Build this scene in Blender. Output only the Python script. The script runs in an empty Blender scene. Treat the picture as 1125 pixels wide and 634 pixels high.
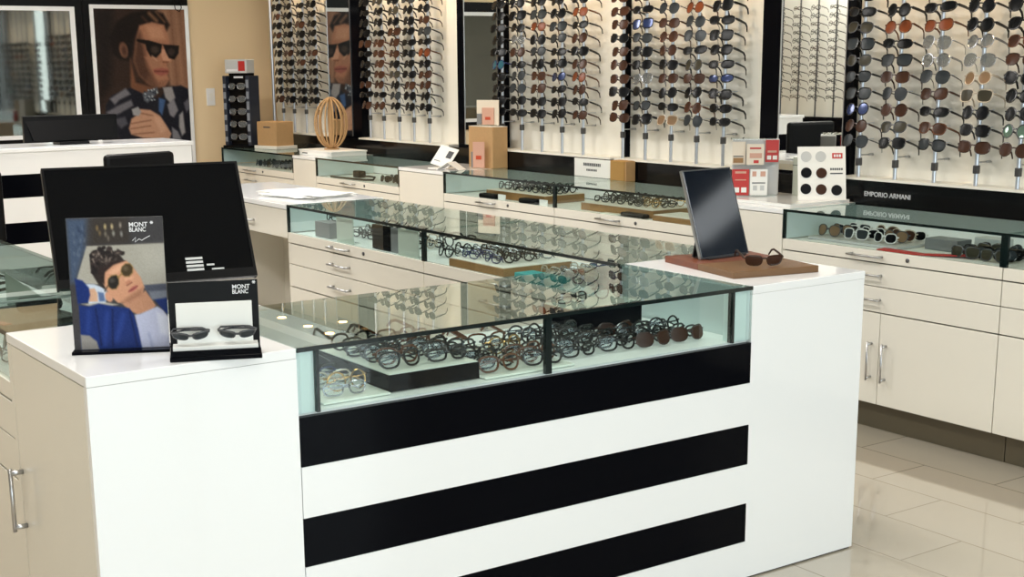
import bpy, bmesh, math, random
import numpy as np
from mathutils import Vector, Matrix
random.seed(7)
PI = math.pi
SC = bpy.context.scene
COL = SC.collection
R = math.radians

# ------------------------------------------------------------------ materials
def lin(c):
    return tuple((x / 12.92 if x <= .04045 else ((x + .055) / 1.055) ** 2.4) for x in c)

def rgb(r, g, b):
    return lin((r / 255., g / 255., b / 255.))

MATS = {}
def mat(name, col, rough=.5, metal=0., spec=.5, coat=0., emis=None, estr=0., bump=0., bscale=60., var=0.):
    if name in MATS:
        return MATS[name]
    m = bpy.data.materials.new(name)
    m.use_nodes = True
    nt = m.node_tree
    b = nt.nodes['Principled BSDF']
    b.inputs['Base Color'].default_value = (*rgb(*col), 1)
    b.inputs['Roughness'].default_value = rough
    b.inputs['Metallic'].default_value = metal
    b.inputs['Specular IOR Level'].default_value = spec
    b.inputs['Coat Weight'].default_value = coat
    b.inputs['Coat Roughness'].default_value = .04
    if emis:
        b.inputs['Emission Color'].default_value = (*rgb(*emis), 1)
        b.inputs['Emission Strength'].default_value = estr
    if bump or var:
        tc = nt.nodes.new('ShaderNodeTexCoord')
        nz = nt.nodes.new('ShaderNodeTexNoise')
        nz.inputs['Scale'].default_value = bscale
        nz.inputs['Detail'].default_value = 4
        nt.links.new(tc.outputs['Object'], nz.inputs['Vector'])
        if bump:
            bp = nt.nodes.new('ShaderNodeBump')
            bp.inputs['Strength'].default_value = bump
            bp.inputs['Distance'].default_value = .002
            nt.links.new(nz.outputs['Fac'], bp.inputs['Height'])
            nt.links.new(bp.outputs['Normal'], b.inputs['Normal'])
        if var:
            mx = nt.nodes.new('ShaderNodeMix')
            mx.data_type = 'RGBA'
            c = rgb(*col)
            mx.inputs[6].default_value = (*[x * (1 - var) for x in c], 1)
            mx.inputs[7].default_value = (*[min(1, x * (1 + var)) for x in c], 1)
            nt.links.new(nz.outputs['Fac'], mx.inputs[0])
            nt.links.new(mx.outputs[2], b.inputs['Base Color'])
    MATS[name] = m
    return m

def thin_glass(name, tint, ior=1.5, alpha_col=None, mixin=0.):
    """clear sheet: Fresnel reflection on the outer face, tinted transmission"""
    m = bpy.data.materials.new(name)
    m.use_nodes = True
    nt = m.node_tree
    for n in list(nt.nodes):
        if n.type != 'OUTPUT_MATERIAL':
            nt.nodes.remove(n)
    out = [n for n in nt.nodes if n.type == 'OUTPUT_MATERIAL'][0]
    tr = nt.nodes.new('ShaderNodeBsdfTransparent')
    tr.inputs['Color'].default_value = (*tint, 1)
    gl = nt.nodes.new('ShaderNodeBsdfGlossy')
    gl.inputs['Roughness'].default_value = 0.0
    gl.inputs['Color'].default_value = (.95, 1, .98, 1)
    fr = nt.nodes.new('ShaderNodeFresnel')
    fr.inputs['IOR'].default_value = ior
    ge = nt.nodes.new('ShaderNodeNewGeometry')
    iv = nt.nodes.new('ShaderNodeMath'); iv.operation = 'SUBTRACT'
    iv.inputs[0].default_value = 1
    nt.links.new(ge.outputs['Backfacing'], iv.inputs[1])
    mu = nt.nodes.new('ShaderNodeMath'); mu.operation = 'MULTIPLY'
    nt.links.new(fr.outputs['Fac'], mu.inputs[0])
    nt.links.new(iv.outputs[0], mu.inputs[1])
    mx = nt.nodes.new('ShaderNodeMixShader')
    nt.links.new(mu.outputs[0], mx.inputs['Fac'])
    base = tr
    if alpha_col is not None:
        df = nt.nodes.new('ShaderNodeBsdfDiffuse')
        df.inputs['Color'].default_value = (*alpha_col, 1)
        m2 = nt.nodes.new('ShaderNodeMixShader')
        m2.inputs['Fac'].default_value = mixin
        nt.links.new(tr.outputs[0], m2.inputs[1])
        nt.links.new(df.outputs[0], m2.inputs[2])
        base = m2
    nt.links.new(base.outputs[0], mx.inputs[1])
    nt.links.new(gl.outputs[0], mx.inputs[2])
    nt.links.new(mx.outputs[0], out.inputs['Surface'])
    MATS[name] = m
    return m

M_white = mat('white_gloss_laminate', (246, 247, 248), .16, spec=.5, coat=.35)
M_cream = mat('cream_laminate', (234, 230, 219), .22, coat=.2)
M_gap = mat('dark_gap', (52, 50, 46), .6)
M_black = mat('black_gloss', (7, 8, 13), .1, spec=.05)
M_blackm = mat('black_matte', (9, 9, 11), .4, spec=.15)
M_plinth = mat('black_plinth', (8, 9, 12), .13, spec=.25)
M_panel = mat('panel_white', (240, 237, 226), .5)
M_chrome = mat('brushed_steel', (190, 190, 192), .28, metal=1.)
M_rod = mat('satin_aluminium', (200, 206, 216), .3, metal=.75)
M_dsteel = mat('dark_steel', (90, 90, 92), .35, metal=.8)
M_mirror = mat('mirror_silver', (225, 228, 226), .01, metal=1.)
M_dmirror = mat('grey_mirror', (132, 132, 126), .035, metal=1.)
M_tan = mat('tan_wall_paint', (243, 218, 178), .75, bump=.08, bscale=220)
M_ceil = mat('ceiling_paint', (222, 220, 214), .85)
M_greywall = mat('grey_wall_paint', (196, 192, 184), .8)
M_glass = thin_glass('showcase_glass', (.925, .957, .953), ior=1.5)
M_gtop = thin_glass('showcase_top_glass', (.80, .86, .845), ior=1.8)
M_gedge = mat('glass_edge_dark_green', (14, 26, 26), .15)
M_cyan = mat('frosted_end_block', (222, 240, 238), .3)
M_deck = mat('white_deck', (236, 240, 236), .35)
M_end = mat('pale_teal_end_panel', (212, 226, 226), .2)
M_sheet = mat('white_acrylic_sheet', (232, 238, 226), .25)
M_wood = mat('oak_wood', (150, 112, 66), .45, var=.25, bscale=18)
M_redwood = mat('reddish_wood', (112, 58, 36), .4, var=.3, bscale=14)
M_brownpad = mat('brown_leather', (110, 78, 46), .5, bump=.1)
M_carton = mat('tan_cardboard', (188, 150, 104), .7, var=.08)
M_kraft = mat('kraft_box', (170, 130, 70), .75, var=.15, bscale=180)
M_paper = mat('white_paper', (240, 240, 236), .6)
M_palegrey = mat('pale_grey_plastic', (196, 198, 198), .4)
M_grey = mat('grey_plastic', (120, 122, 124), .4)
M_red = mat('red_print', (190, 48, 44), .45)
M_teal = mat('teal_box', (36, 160, 160), .45)
M_navy = mat('navy_print', (38, 44, 58), .4)
M_ink = mat('grey_ink', (70, 72, 76), .5)
M_wtext = mat('white_lettering', (235, 235, 238), .4)
M_gtext = mat('etched_grey_lettering', (196, 198, 202), .35)
M_acry = thin_glass('clear_acrylic', (.95, .96, .96))
M_toe = mat('toe_kick_taupe', (112, 102, 84), .35)
M_orange = mat('orange_red_strip', (190, 74, 46), .4)

# sunglass materials
FR = {'black': mat('frame_black', (12, 12, 13), .22), 'brown': mat('frame_brown', (58, 34, 22), .25),
      'tortoise': mat('frame_tortoise', (92, 52, 26), .25, var=.5, bscale=90),
      'blue': mat('frame_blue', (24, 40, 88), .25), 'grey': mat('frame_grey', (70, 72, 76), .25),
      'gold': mat('frame_gold', (176, 140, 84), .25, metal=.9), 'silver': mat('frame_silver', (150, 152, 156), .25, metal=.9),
      'clear': mat('frame_clear', (188, 176, 158), .2), 'white': mat('frame_white', (232, 232, 232), .25),
      'red': mat('frame_red', (150, 34, 34), .25)}
LN = {'dark': mat('lens_dark', (15, 17, 20), .22, spec=.1), 'grey': mat('lens_grey', (52, 57, 61), .22, spec=.1),
      'light': thin_glass('lens_light_grey', (.6, .62, .62), ior=1.08, alpha_col=(.26, .27, .27), mixin=.4),
      'brown': mat('lens_brown', (66, 43, 32), .22, spec=.1), 'olive': mat('lens_olive', (62, 59, 48), .22, spec=.1),
      'rust': mat('lens_rust', (116, 62, 36), .22, spec=.1), 'tan': thin_glass('lens_tan', (.7, .58, .44), ior=1.08, alpha_col=(.36, .24, .15), mixin=.5),
      'blue': mat('lens_blue_mirror', (34, 52, 98), .15, metal=.3), 'teal': mat('lens_teal_mirror', (60, 120, 140), .05, metal=.5),
      'green': mat('lens_green', (96, 124, 110), .06, metal=.3), 'clear': thin_glass('lens_clear', (.97, .975, .975), ior=1.3)}

# ------------------------------------------------------------------ mesh helpers
class MB:
    def __init__(s):
        s.v = []; s.f = []; s.m = []; s.sm = []
    def add(s, vs, fs, mi=0, smooth=False):
        b = len(s.v)
        s.v += [tuple(p) for p in vs]
        for f in fs:
            s.f.append(tuple(b + i for i in f)); s.m.append(mi); s.sm.append(smooth)
        return s
    def box(s, x0, x1, y0, y1, z0, z1, mi=0, bev=0.):
        if x0 > x1: x0, x1 = x1, x0
        if y0 > y1: y0, y1 = y1, y0
        if z0 > z1: z0, z1 = z1, z0
        bev = min(bev, .49 * min(x1 - x0, y1 - y0, z1 - z0))
        if bev <= 0:
            vs = [(x0, y0, z0), (x1, y0, z0), (x1, y1, z0), (x0, y1, z0), (x0, y0, z1), (x1, y0, z1), (x1, y1, z1), (x0, y1, z1)]
            return s.add(vs, [(3, 2, 1, 0), (4, 5, 6, 7), (0, 1, 5, 4), (1, 2, 6, 5), (2, 3, 7, 6), (3, 0, 4, 7)], mi)
        bm = bmesh.new()
        bmesh.ops.create_cube(bm, size=1)
        for v in bm.verts:
            v.co = Vector(((x0 + x1) / 2 + v.co.x * (x1 - x0), (y0 + y1) / 2 + v.co.y * (y1 - y0), (z0 + z1) / 2 + v.co.z * (z1 - z0)))
        bmesh.ops.bevel(bm, geom=bm.edges[:], offset=bev, segments=2, profile=.5, affect='EDGES')
        bm.verts.index_update()
        s.add([v.co[:] for v in bm.verts], [tuple(v.index for v in f.verts) for f in bm.faces], mi)
        bm.free()
        return s
    def tube(s, pts, r, n=8, mi=0, closed=False, cap=True, flat=1.):
        """tube along a polyline; r a number or one per point; flat squashes it"""
        pts = [Vector(p) for p in pts]
        k = len(pts)
        rs = r if isinstance(r, (list, tuple)) else [r] * k
        vs, up = [], None
        for i, p in enumerate(pts):
            if closed:
                t = (pts[(i + 1) % k] - pts[i - 1]).normalized()
            else:
                t = (pts[min(i + 1, k - 1)] - pts[max(i - 1, 0)]).normalized()
            if up is None:
                up = Vector((0, 0, 1)) if abs(t.z) < .9 else Vector((0, 1, 0))
            a = t.cross(up)
            if a.length < 1e-6:
                a = t.orthogonal()
            a.normalize()
            b = a.cross(t).normalized()
            up = b
            for j in range(n):
                an = 2 * PI * (j + .5) / n
                vs.append(p + a * math.cos(an) * rs[i] + b * math.sin(an) * rs[i] * flat)
        fs = []
        for i in range(k if closed else k - 1):
            for j in range(n):
                a0 = i * n + j; a1 = i * n + (j + 1) % n
                b0 = ((i + 1) % k) * n + j; b1 = ((i + 1) % k) * n + (j + 1) % n
                fs.append((a0, a1, b1, b0))
        if cap and not closed:
            fs.append(tuple(range(n))[::-1]); fs.append(tuple((k - 1) * n + j for j in range(n)))
        return s.add(vs, fs, mi, n > 5)
    def cyl(s, c, r, z0, z1, n=20, mi=0, r2=None):
        r2 = r if r2 is None else r2
        vs = [(c[0] + r * math.cos(2 * PI * j / n), c[1] + r * math.sin(2 * PI * j / n), z0) for j in range(n)]
        vs += [(c[0] + r2 * math.cos(2 * PI * j / n), c[1] + r2 * math.sin(2 * PI * j / n), z1) for j in range(n)]
        s.add(vs, [(j, (j + 1) % n, n + (j + 1) % n, n + j) for j in range(n)], mi, True)
        s.add([vs[j] for j in range(n)], [tuple(range(n))[::-1]], mi)
        return s.add([vs[n + j] for j in range(n)], [tuple(range(n))], mi)
    def prism(s, poly, y0, y1, mi=0):
        """outline in x,z given thickness along y"""
        n = len(poly)
        vs = [(p[0], y0, p[1]) for p in poly] + [(p[0], y1, p[1]) for p in poly]
        ar = sum(poly[i][0] * poly[(i + 1) % n][1] - poly[(i + 1) % n][0] * poly[i][1] for i in range(n))
        fs = [(i, (i + 1) % n, n + (i + 1) % n, n + i) for i in range(n)] + [tuple(range(n))[::-1], tuple(range(n, 2 * n))]
        if ar > 0:
            fs = [f[::-1] for f in fs]
        return s.add(vs, fs, mi)
    def mesh(s, name):
        me = bpy.data.meshes.new(name)
        me.from_pydata(s.v, [], s.f)
        for p, mi, sm in zip(me.polygons, s.m, s.sm):
            p.material_index = mi; p.use_smooth = sm
        me.update()
        bm = bmesh.new(); bm.from_mesh(me)
        bmesh.ops.recalc_face_normals(bm, faces=bm.faces[:])
        bm.to_mesh(me); bm.free()
        return me
    def build(s, name, mats, parent=None):
        me = s.mesh(name)
        for m in (mats if isinstance(mats, (list, tuple)) else [mats]):
            me.materials.append(m)
        o = bpy.data.objects.new(name, me)
        COL.objects.link(o)
        if parent is not None:
            o.parent = parent
        return o

def tag(o, label=None, cat=None, group=None, kind=None):
    if label: o['label'] = label
    if cat: o['category'] = cat
    if group: o['group'] = group
    if kind: o['kind'] = kind
    return o

def thing(name, label, cat, loc=(0, 0, 0), rz=0., group=None, kind=None):
    o = bpy.data.objects.new(name, None)
    o.empty_display_size = .05
    COL.objects.link(o)
    o.location = loc
    o.rotation_euler = (0, 0, rz)
    return tag(o, label, cat, group, kind)

def struct(name, mb, m, label=None):
    o = mb.build(name, m)
    o['kind'] = 'structure'
    if label:
        o['label'] = label
    return o

def text(name, body, size, m, parent, loc, rot, extrude=.0006, align='LEFT', squash=1.):
    cu = bpy.data.curves.new(name, 'FONT')
    cu.body = body; cu.size = size; cu.extrude = extrude; cu.align_x = align; cu.offset = size * .018
    t = bpy.data.objects.new(name, cu)
    COL.objects.link(t)
    bpy.context.view_layer.update()
    me = bpy.data.meshes.new_from_object(t.evaluated_get(bpy.context.evaluated_depsgraph_get()))
    bpy.data.objects.remove(t); bpy.data.curves.remove(cu)
    me.materials.clear(); me.materials.append(m)
    o = bpy.data.objects.new(name, me)
    COL.objects.link(o)
    o.parent = parent; o.location = loc; o.rotation_euler = rot; o.scale = (squash, 1, 1)
    return o

ORD = ['first', 'second', 'third', 'fourth', 'fifth', 'sixth', 'seventh', 'eighth', 'ninth', 'tenth', 'eleventh', 'twelfth', 'thirteenth', 'fourteenth', 'fifteenth']

# ------------------------------------------------------------------ printed pictures (flat prints: the print itself is the surface's colour)
def sdf_poly(X, Y, pts):
    d = np.full(X.shape, 1e9); ins = np.zeros(X.shape, bool)
    n = len(pts)
    for i in range(n):
        x0, y0 = pts[i]; x1, y1 = pts[(i + 1) % n]
        ex, ey = x1 - x0, y1 - y0
        t = np.clip(((X - x0) * ex + (Y - y0) * ey) / max(ex * ex + ey * ey, 1e-9), 0, 1)
        d = np.minimum(d, np.hypot(X - x0 - t * ex, Y - y0 - t * ey))
        c = ((y0 > Y) != (y1 > Y))
        with np.errstate(divide='ignore', invalid='ignore'):
            xi = x0 + (Y - y0) * ex / (ey if ey != 0 else 1e-9)
        ins ^= c & (X < xi)
    return np.where(ins, -d, d)

def sdf_ell(X, Y, c, r, ang=0.):
    a = R(ang)
    dx, dy = X - c[0], Y - c[1]
    u = (dx * math.cos(a) + dy * math.sin(a)) / r[0]
    v = (-dx * math.sin(a) + dy * math.cos(a)) / r[1]
    return (np.hypot(u, v) - 1) * min(r)

class Print:
    def __init__(s, x0, x1, y0, y1, nx, ny):
        s.nx, s.ny = nx, ny
        s.X, s.Y = np.meshgrid(np.linspace(x0, x1, nx), np.linspace(y0, y1, ny))
        s.C = np.zeros((ny, nx, 3))
        s.rng = np.random.default_rng(3)
    def fill(s, c): s.C[:] = c
    def blend(s, d, c, soft, a=1.):
        w = np.clip(.5 - d / (2 * max(soft, 1e-6)), 0, 1)[..., None] * a
        s.C = s.C * (1 - w) + np.array(c, float) * w
    def poly(s, pts, c, soft=3., a=1.): s.blend(sdf_poly(s.X, s.Y, pts), c, soft, a)
    def ell(s, c0, r, c, ang=0., soft=3., a=1.): s.blend(sdf_ell(s.X, s.Y, c0, r, ang), c, soft, a)
    def line(s, p, q, w, c, soft=2., a=1.):
        ex, ey = q[0] - p[0], q[1] - p[1]
        t = np.clip(((s.X - p[0]) * ex + (s.Y - p[1]) * ey) / (ex * ex + ey * ey), 0, 1)
        s.blend(np.hypot(s.X - p[0] - t * ex, s.Y - p[1] - t * ey) - w, c, soft, a)
    def noise(s, a):
        s.C = np.clip(s.C + s.rng.normal(0, a, s.C.shape[:2])[..., None], 0, 255)
    def build(s, name, w, h, m, parent, y=0., th=.002, z0=0.):
        """upright sheet in local x,z; front faces -y"""
        nx, ny = s.nx, s.ny
        vs = []
        for j in range(ny):
            for i in range(nx):
                vs.append((-w / 2 + w * i / (nx - 1), y, z0 + h - h * j / (ny - 1)))
        fs = [(j * nx + i, (j + 1) * nx + i, (j + 1) * nx + i + 1, j * nx + i + 1) for j in range(ny - 1) for i in range(nx - 1)]
        b = len(vs)
        vs += [(-w / 2, y + th, z0), (w / 2, y + th, z0), (w / 2, y + th, z0 + h), (-w / 2, y + th, z0 + h),
               (-w / 2, y, z0), (w / 2, y, z0), (w / 2, y, z0 + h), (-w / 2, y, z0 + h)]
        fs += [(b + 1, b, b + 3, b + 2), (b, b + 1, b + 5, b + 4), (b + 1, b + 2, b + 6, b + 5), (b + 2, b + 3, b + 7, b + 6), (b + 3, b, b + 4, b + 7)]
        me = bpy.data.meshes.new(name)
        me.from_pydata(vs, [], fs)
        at = me.color_attributes.new('ink', 'FLOAT_COLOR', 'POINT')
        c = np.clip(s.C / 255., 0, 1)
        l = np.where(c <= .04045, c / 12.92, ((c + .055) / 1.055) ** 2.4).reshape(-1, 3)
        arr = np.ones((len(vs), 4), np.float32); arr[:, :3] = .2
        arr[:b, :3] = l
        at.data.foreach_set('color', arr.ravel())
        me.materials.append(m)
        me.update()
        o = bpy.data.objects.new(name, me)
        COL.objects.link(o)
        o.parent = parent
        return o

def print_mat(name, rough):
    m = bpy.data.materials.new(name); m.use_nodes = True
    nt = m.node_tree; b = nt.nodes['Principled BSDF']
    a = nt.nodes.new('ShaderNodeVertexColor'); a.layer_name = 'ink'
    nt.links.new(a.outputs['Color'], b.inputs['Base Color'])
    b.inputs['Roughness'].default_value = rough
    b.inputs['Specular IOR Level'].default_value = .15
    return m
M_print = print_mat('printed_sheet', .35)

# ------------------------------------------------------------------ eyewear
def outline(kind, n=16):
    a, b, p = {'wayfarer': (.0275, .0215, 2.7), 'round': (.0245, .0245, 2.), 'aviator': (.028, .0255, 2.2), 'cat': (.028, .0215, 2.3),
               'wrap': (.0315, .0175, 2.4), 'square': (.0285, .0235, 3.2), 'slim': (.026, .016, 3.)}[kind]
    out = []
    for i in range(n):
        t = 2 * PI * i / n
        c, s_ = math.cos(t), math.sin(t)
        x = a * math.copysign(abs(c) ** (2 / p), c); z = b * math.copysign(abs(s_) ** (2 / p), s_)
        if kind in ('wayfarer', 'square', 'slim'): x *= 1 + .12 * z / b
        if kind == 'aviator': x *= 1 + .16 * z / b; z -= .12 * max(0, x) * (z < 0)
        if kind == 'cat': z += .006 * max(0, x / a) * max(0, z / b)
        if kind == 'wrap': x *= 1 + .08 * z / b; z += .002 * x / a
        out.append((x, z))
    return out, a, b

EYE = {}
def eye_meshes(kind, thick, folded):
    key = (kind, thick, folded)
    if key in EYE: return EYE[key]
    ol, a, b = outline(kind)
    r = {'thick': .0026, 'thin': .0013, 'bold': .0034}[thick]
    gap = .0085
    def crv(x): return 3. * x * x
    fm = MB(); res = []
    for sx in (1, -1):
        cx = sx * (a + gap)
        pts = [(cx + sx * x, crv(cx + sx * x), z) for x, z in ol]
        fm.tube(pts, r, 5, closed=True)
        lm = MB()
        k = len(pts)
        vs = [(p[0], p[1] - .0004, p[2]) for p in pts] + [(cx, crv(cx) - .0022, 0)] + [(p[0], p[1] + .0012, p[2]) for p in pts] + [(cx, crv(cx) + .0012, 0)]
        lm.add(vs, [(i, (i + 1) % k, k) for i in range(k)] + [((i + 1) % k + k + 1, i + k + 1, 2 * k + 1) for i in range(k)], 0, True)
        res.append(lm.mesh('lens'))
    fm.tube([(-gap - .002, .0005, .006), (-.004, -.001, .0085), (.004, -.001, .0085), (gap + .002, .0005, .006)], r * 1.1, 5)
    xo = 2 * a + gap + .001
    hz = b * .45
    for sx in (1, -1):
        fm.tube([(sx * (xo - .003), crv(xo), hz), (sx * (xo + .003), crv(xo) + .001, hz), (sx * (xo + .0045), crv(xo) + .007, hz)], r * 1.15, 5)
        y0 = crv(xo) + .006
        tm = MB()
        if folded:
            zf = hz - (.004 if sx > 0 else .001)
            yy = y0 + (.004 if sx > 0 else .009)
            tm.tube([(sx * (xo + .003), y0, hz), (sx * (xo - .004), yy, zf), (-sx * .02, yy + .002, zf - .002), (-sx * (xo - .018), yy + .003, zf - .007), (-sx * (xo - .006), yy + .002, zf - .014)],
                    [r * .9, r * .9, r * .8, r * .9, r * .8], 4)
        else:
            tm.tube([(sx * (xo + .004), y0, hz), (sx * (xo + .004), y0 + .045, hz), (sx * (xo + .002), y0 + .088, hz - .001), (sx * xo, y0 + .108, hz - .010), (sx * (xo - .003), y0 + .123, hz - .030)],
                    [r * 1.2, r * 1.15, r * 1., r * 1.05, r * .9], 5, flat=1.5)
        res.append(tm.mesh('temple'))
    fmesh = fm.mesh('frame')
    for me in [fmesh] + res:
        me.materials.append(None)
    EYE[key] = (fmesh, res[:2], res[2:], b + r)
    return EYE[key]

def oslot(o, m):
    o.material_slots[0].link = 'OBJECT'
    o.material_slots[0].material = m

def eyewear(name, label, cat, group, loc, rot, kind, fcol, lcol, thick='thick', folded=False):
    fm, ls, ts, bot = eye_meshes(kind, thick, folded)
    root = thing(name, label, cat, loc, 0, group)
    root.rotation_euler = rot
    for nm, mes, m in (('frame', [fm], FR[fcol]), ('lens', ls, LN[lcol]), ('temple', ts, FR[fcol])):
        for me in mes:
            o = bpy.data.objects.new(nm, me)
            COL.objects.link(o)
            o.parent = root
            oslot(o, m)
    return root

# ------------------------------------------------------------------ room shell
def floor_mat():
    m = bpy.data.materials.new('glossy_beige_tile'); m.use_nodes = True
    nt = m.node_tree; b = nt.nodes['Principled BSDF']
    tc = nt.nodes.new('ShaderNodeTexCoord'); mp = nt.nodes.new('ShaderNodeMapping')
    mp.inputs['Location'].default_value = (3.49 + .6675 * 10.5, -4.214 + .3215 * 30, 0)
    br = nt.nodes.new('ShaderNodeTexBrick')
    br.offset = .5; br.inputs['Scale'].default_value = 1.
    br.inputs['Brick Width'].default_value = .6675; br.inputs['Row Height'].default_value = .3215
    br.inputs['Mortar Size'].default_value = .0035; br.inputs['Mortar Smooth'].default_value = .2
    br.inputs['Color1'].default_value = (*rgb(196, 186, 170), 1); br.inputs['Color2'].default_value = (*rgb(190, 180, 163), 1)
    br.inputs['Mortar'].default_value = (*rgb(150, 140, 124), 1)
    nt.links.new(tc.outputs['Object'], mp.inputs['Vector']); nt.links.new(mp.outputs[0], br.inputs['Vector'])
    nz = nt.nodes.new('ShaderNodeTexNoise'); nz.inputs['Scale'].default_value = 2.5; nz.inputs['Detail'].default_value = 5
    nt.links.new(tc.outputs['Object'], nz.inputs['Vector'])
    mx = nt.nodes.new('ShaderNodeMix'); mx.data_type = 'RGBA'; mx.blend_type = 'MULTIPLY'; mx.inputs[0].default_value = .25
    nt.links.new(br.outputs['Color'], mx.inputs[6]); nt.links.new(nz.outputs['Color'], mx.inputs[7])
    nt.links.new(br.outputs['Color'], b.inputs['Base Color'])
    b.inputs['Roughness'].default_value = .06
    b.inputs['Coat Weight'].default_value = .8
    b.inputs['Coat Roughness'].default_value = .05
    return m
XB, XF, YL, YR, ZC = -11.5, 2.6, -2.4, 5.6, 3.0
struct('floor', MB().box(XB - .1, XF + .1, YL - .1, YR + .1, -.1, 0), floor_mat())
struct('ceiling', MB().box(XB - .1, XF + .1, YL - .1, YR + .1, ZC, ZC + .1), M_ceil)
struct('wall_back', MB().box(XB - .1, XB, YL, YR, 0, ZC), M_tan)
struct('wall_right', MB().box(XB, XF, YR - .06, YR, 0, ZC), M_tan)
struct('wall_left', MB().box(XB, XF, YL - .1, YL, 0, ZC), M_greywall)
# shop front: piers, sill and lintel around two glazed bays
wf = MB()
wf.box(XF, XF + .1, YL, YL + .3, 0, ZC).box(XF, XF + .1, YR - .4, YR, 0, ZC)
wf.box(XF, XF + .1, YL + .3, YR - .4, 0, .25).box(XF, XF + .1, YL + .3, YR - .4, 2.75, ZC)
struct('wall_front', wf, M_greywall)
for i, (ya, yb) in enumerate(((YL + .3, 1.55), (1.55, YR - .4))):
    w = thing('window_%d' % (i + 1), None, None, (XF, (ya + yb) / 2, .25), kind='structure')
    h = (yb - ya) / 2
    f = MB()
    f.box(0, .08, -h, -h + .06, 0, 2.5).box(0, .08, h - .06, h, 0, 2.5).box(0, .08, -h, h, 0, .06).box(0, .08, -h, h, 2.44, 2.5).box(.01, .07, -.03, .03, .06, 2.44)
    f.build('window_frame', M_dsteel, w)
    MB().box(.035, .043, -h + .05, h - .05, .05, 2.45).build('pane', M_glass, w)
struct('baseboard_back', MB().box(XB, XB + .012, YL, YR - .06, 0, .1), M_cream)
struct('baseboard_left', MB().box(XB, XF, YL, YL + .012, 0, .1), M_cream)

# ------------------------------------------------------------------ display wall (niches between mirror pillars over a black base)
YN, YP, YS, ZL = 5.36, 5.27, 5.235, 1.085      # niche back, pillar face, base face, ledge height
ZT = 2.46
base = struct('trim_1', MB().box(-11.25, XF - .3, YS, 5.54, 0, ZL - .012), M_plinth, 'black gloss base below the display niches with etched grey lettering')
text('lettering', 'EMPORIO ARMANI', .031, M_gtext, base, (-4.475, YS - .0006, 1.0), (PI / 2, 0, 0), squash=1.08)
struct('trim_2', MB().box(-11.25, XF - .3, 5.0, 5.54, ZT, ZC), mat('grey_bulkhead', (176, 178, 176), .6), 'pale grey bulkhead above the display niches')
struct('trim_10', MB().box(-11.25, XF - .3, 4.985, 4.9995, ZT, ZT + .07), M_white, 'white strip along the bulkhead edge')
struct('trim_11', MB().box(-2.745, XF - .3, 5.3, 5.54, ZL - .012, ZT), mat('navy_gloss', (22, 30, 44), .1, spec=.3), 'dark gloss panelling beyond the photo edge')
pillars = [(-10.06, -9.535, -10.06, -9.68, YP), (-8.222, -7.645, -8.127, -7.723, 5.32), (-6.42, -6.385, None, None, 5.32), (-5.272, -4.65, -5.135, -4.70, 5.32), (-3.36, -2.75, None, None, 5.32)]
mir_lab = ['tall slim wall mirror reflecting the sunglasses poster', 'tall slim wall mirror behind the brochure stand and tan carton',
           'tall wall mirror behind the red leaflet rack']
k = 0
for i, (x0, x1, m0, m1, yp) in enumerate(pillars):
    struct('trim_%d' % (i + 3), MB().box(x0, x1, yp, 5.54, ZL - .012, ZT), M_black)
    if m0 is not None:
        t = thing('wall_mirror', mir_lab[k], 'mirror', ((m0 + m1) / 2, yp, ZL - .1)); k += 1
        w = (m1 - m0) / 2
        zb = (.105 if i != 3 else .10)
        MB().box(-w, w, -.004, -.0005, zb, ZT - ZL + .09).build('mirror_glass', M_mirror, t)
        e = MB()
        for s_ in (-1, 1):
            e.box(s_ * w - .003, s_ * w + .003, -.006, -.0005, zb, ZT - ZL + .09)
        e.build('edge_strip', M_chrome, t)
# display panels
panels = [
    ('plain', -11.25, -10.06, [-10.907, -10.696, -10.473, -10.258], 1.362, 12, 'beside the tan wall'),
    ('mid', -9.535, -8.222, [-9.383, -9.171, -8.939, -8.728, -8.511], 1.342, 11, 'between the slim mirrors'),
    ('mid', -7.645, -6.42, [-7.585, -7.364, -7.143, -6.93, -6.716], 1.332, 10, 'beside the tan carton'),
    ('mid', -6.385, -5.272, [-6.335, -6.131, -5.909, -5.696, -5.486], 1.322, 10, 'beside the red leaflet rack'),
    ('wide', -4.65, -3.36, [-4.54, -4.319, -4.094, -3.867, -3.653, -3.45], 1.258, 10, 'over the lettered base')]
plab = ['white lit display panel of black sunglasses beside the tan wall', 'white display panel of dark sunglasses between the two slim mirrors',
        'white display panel beside the tan carton and brochure stand', 'white display panel behind the tilted counter mirror, beside the red leaflet rack',
        'white display panel of large sunglasses over the lettered black base']
PITCH = .0765
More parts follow.
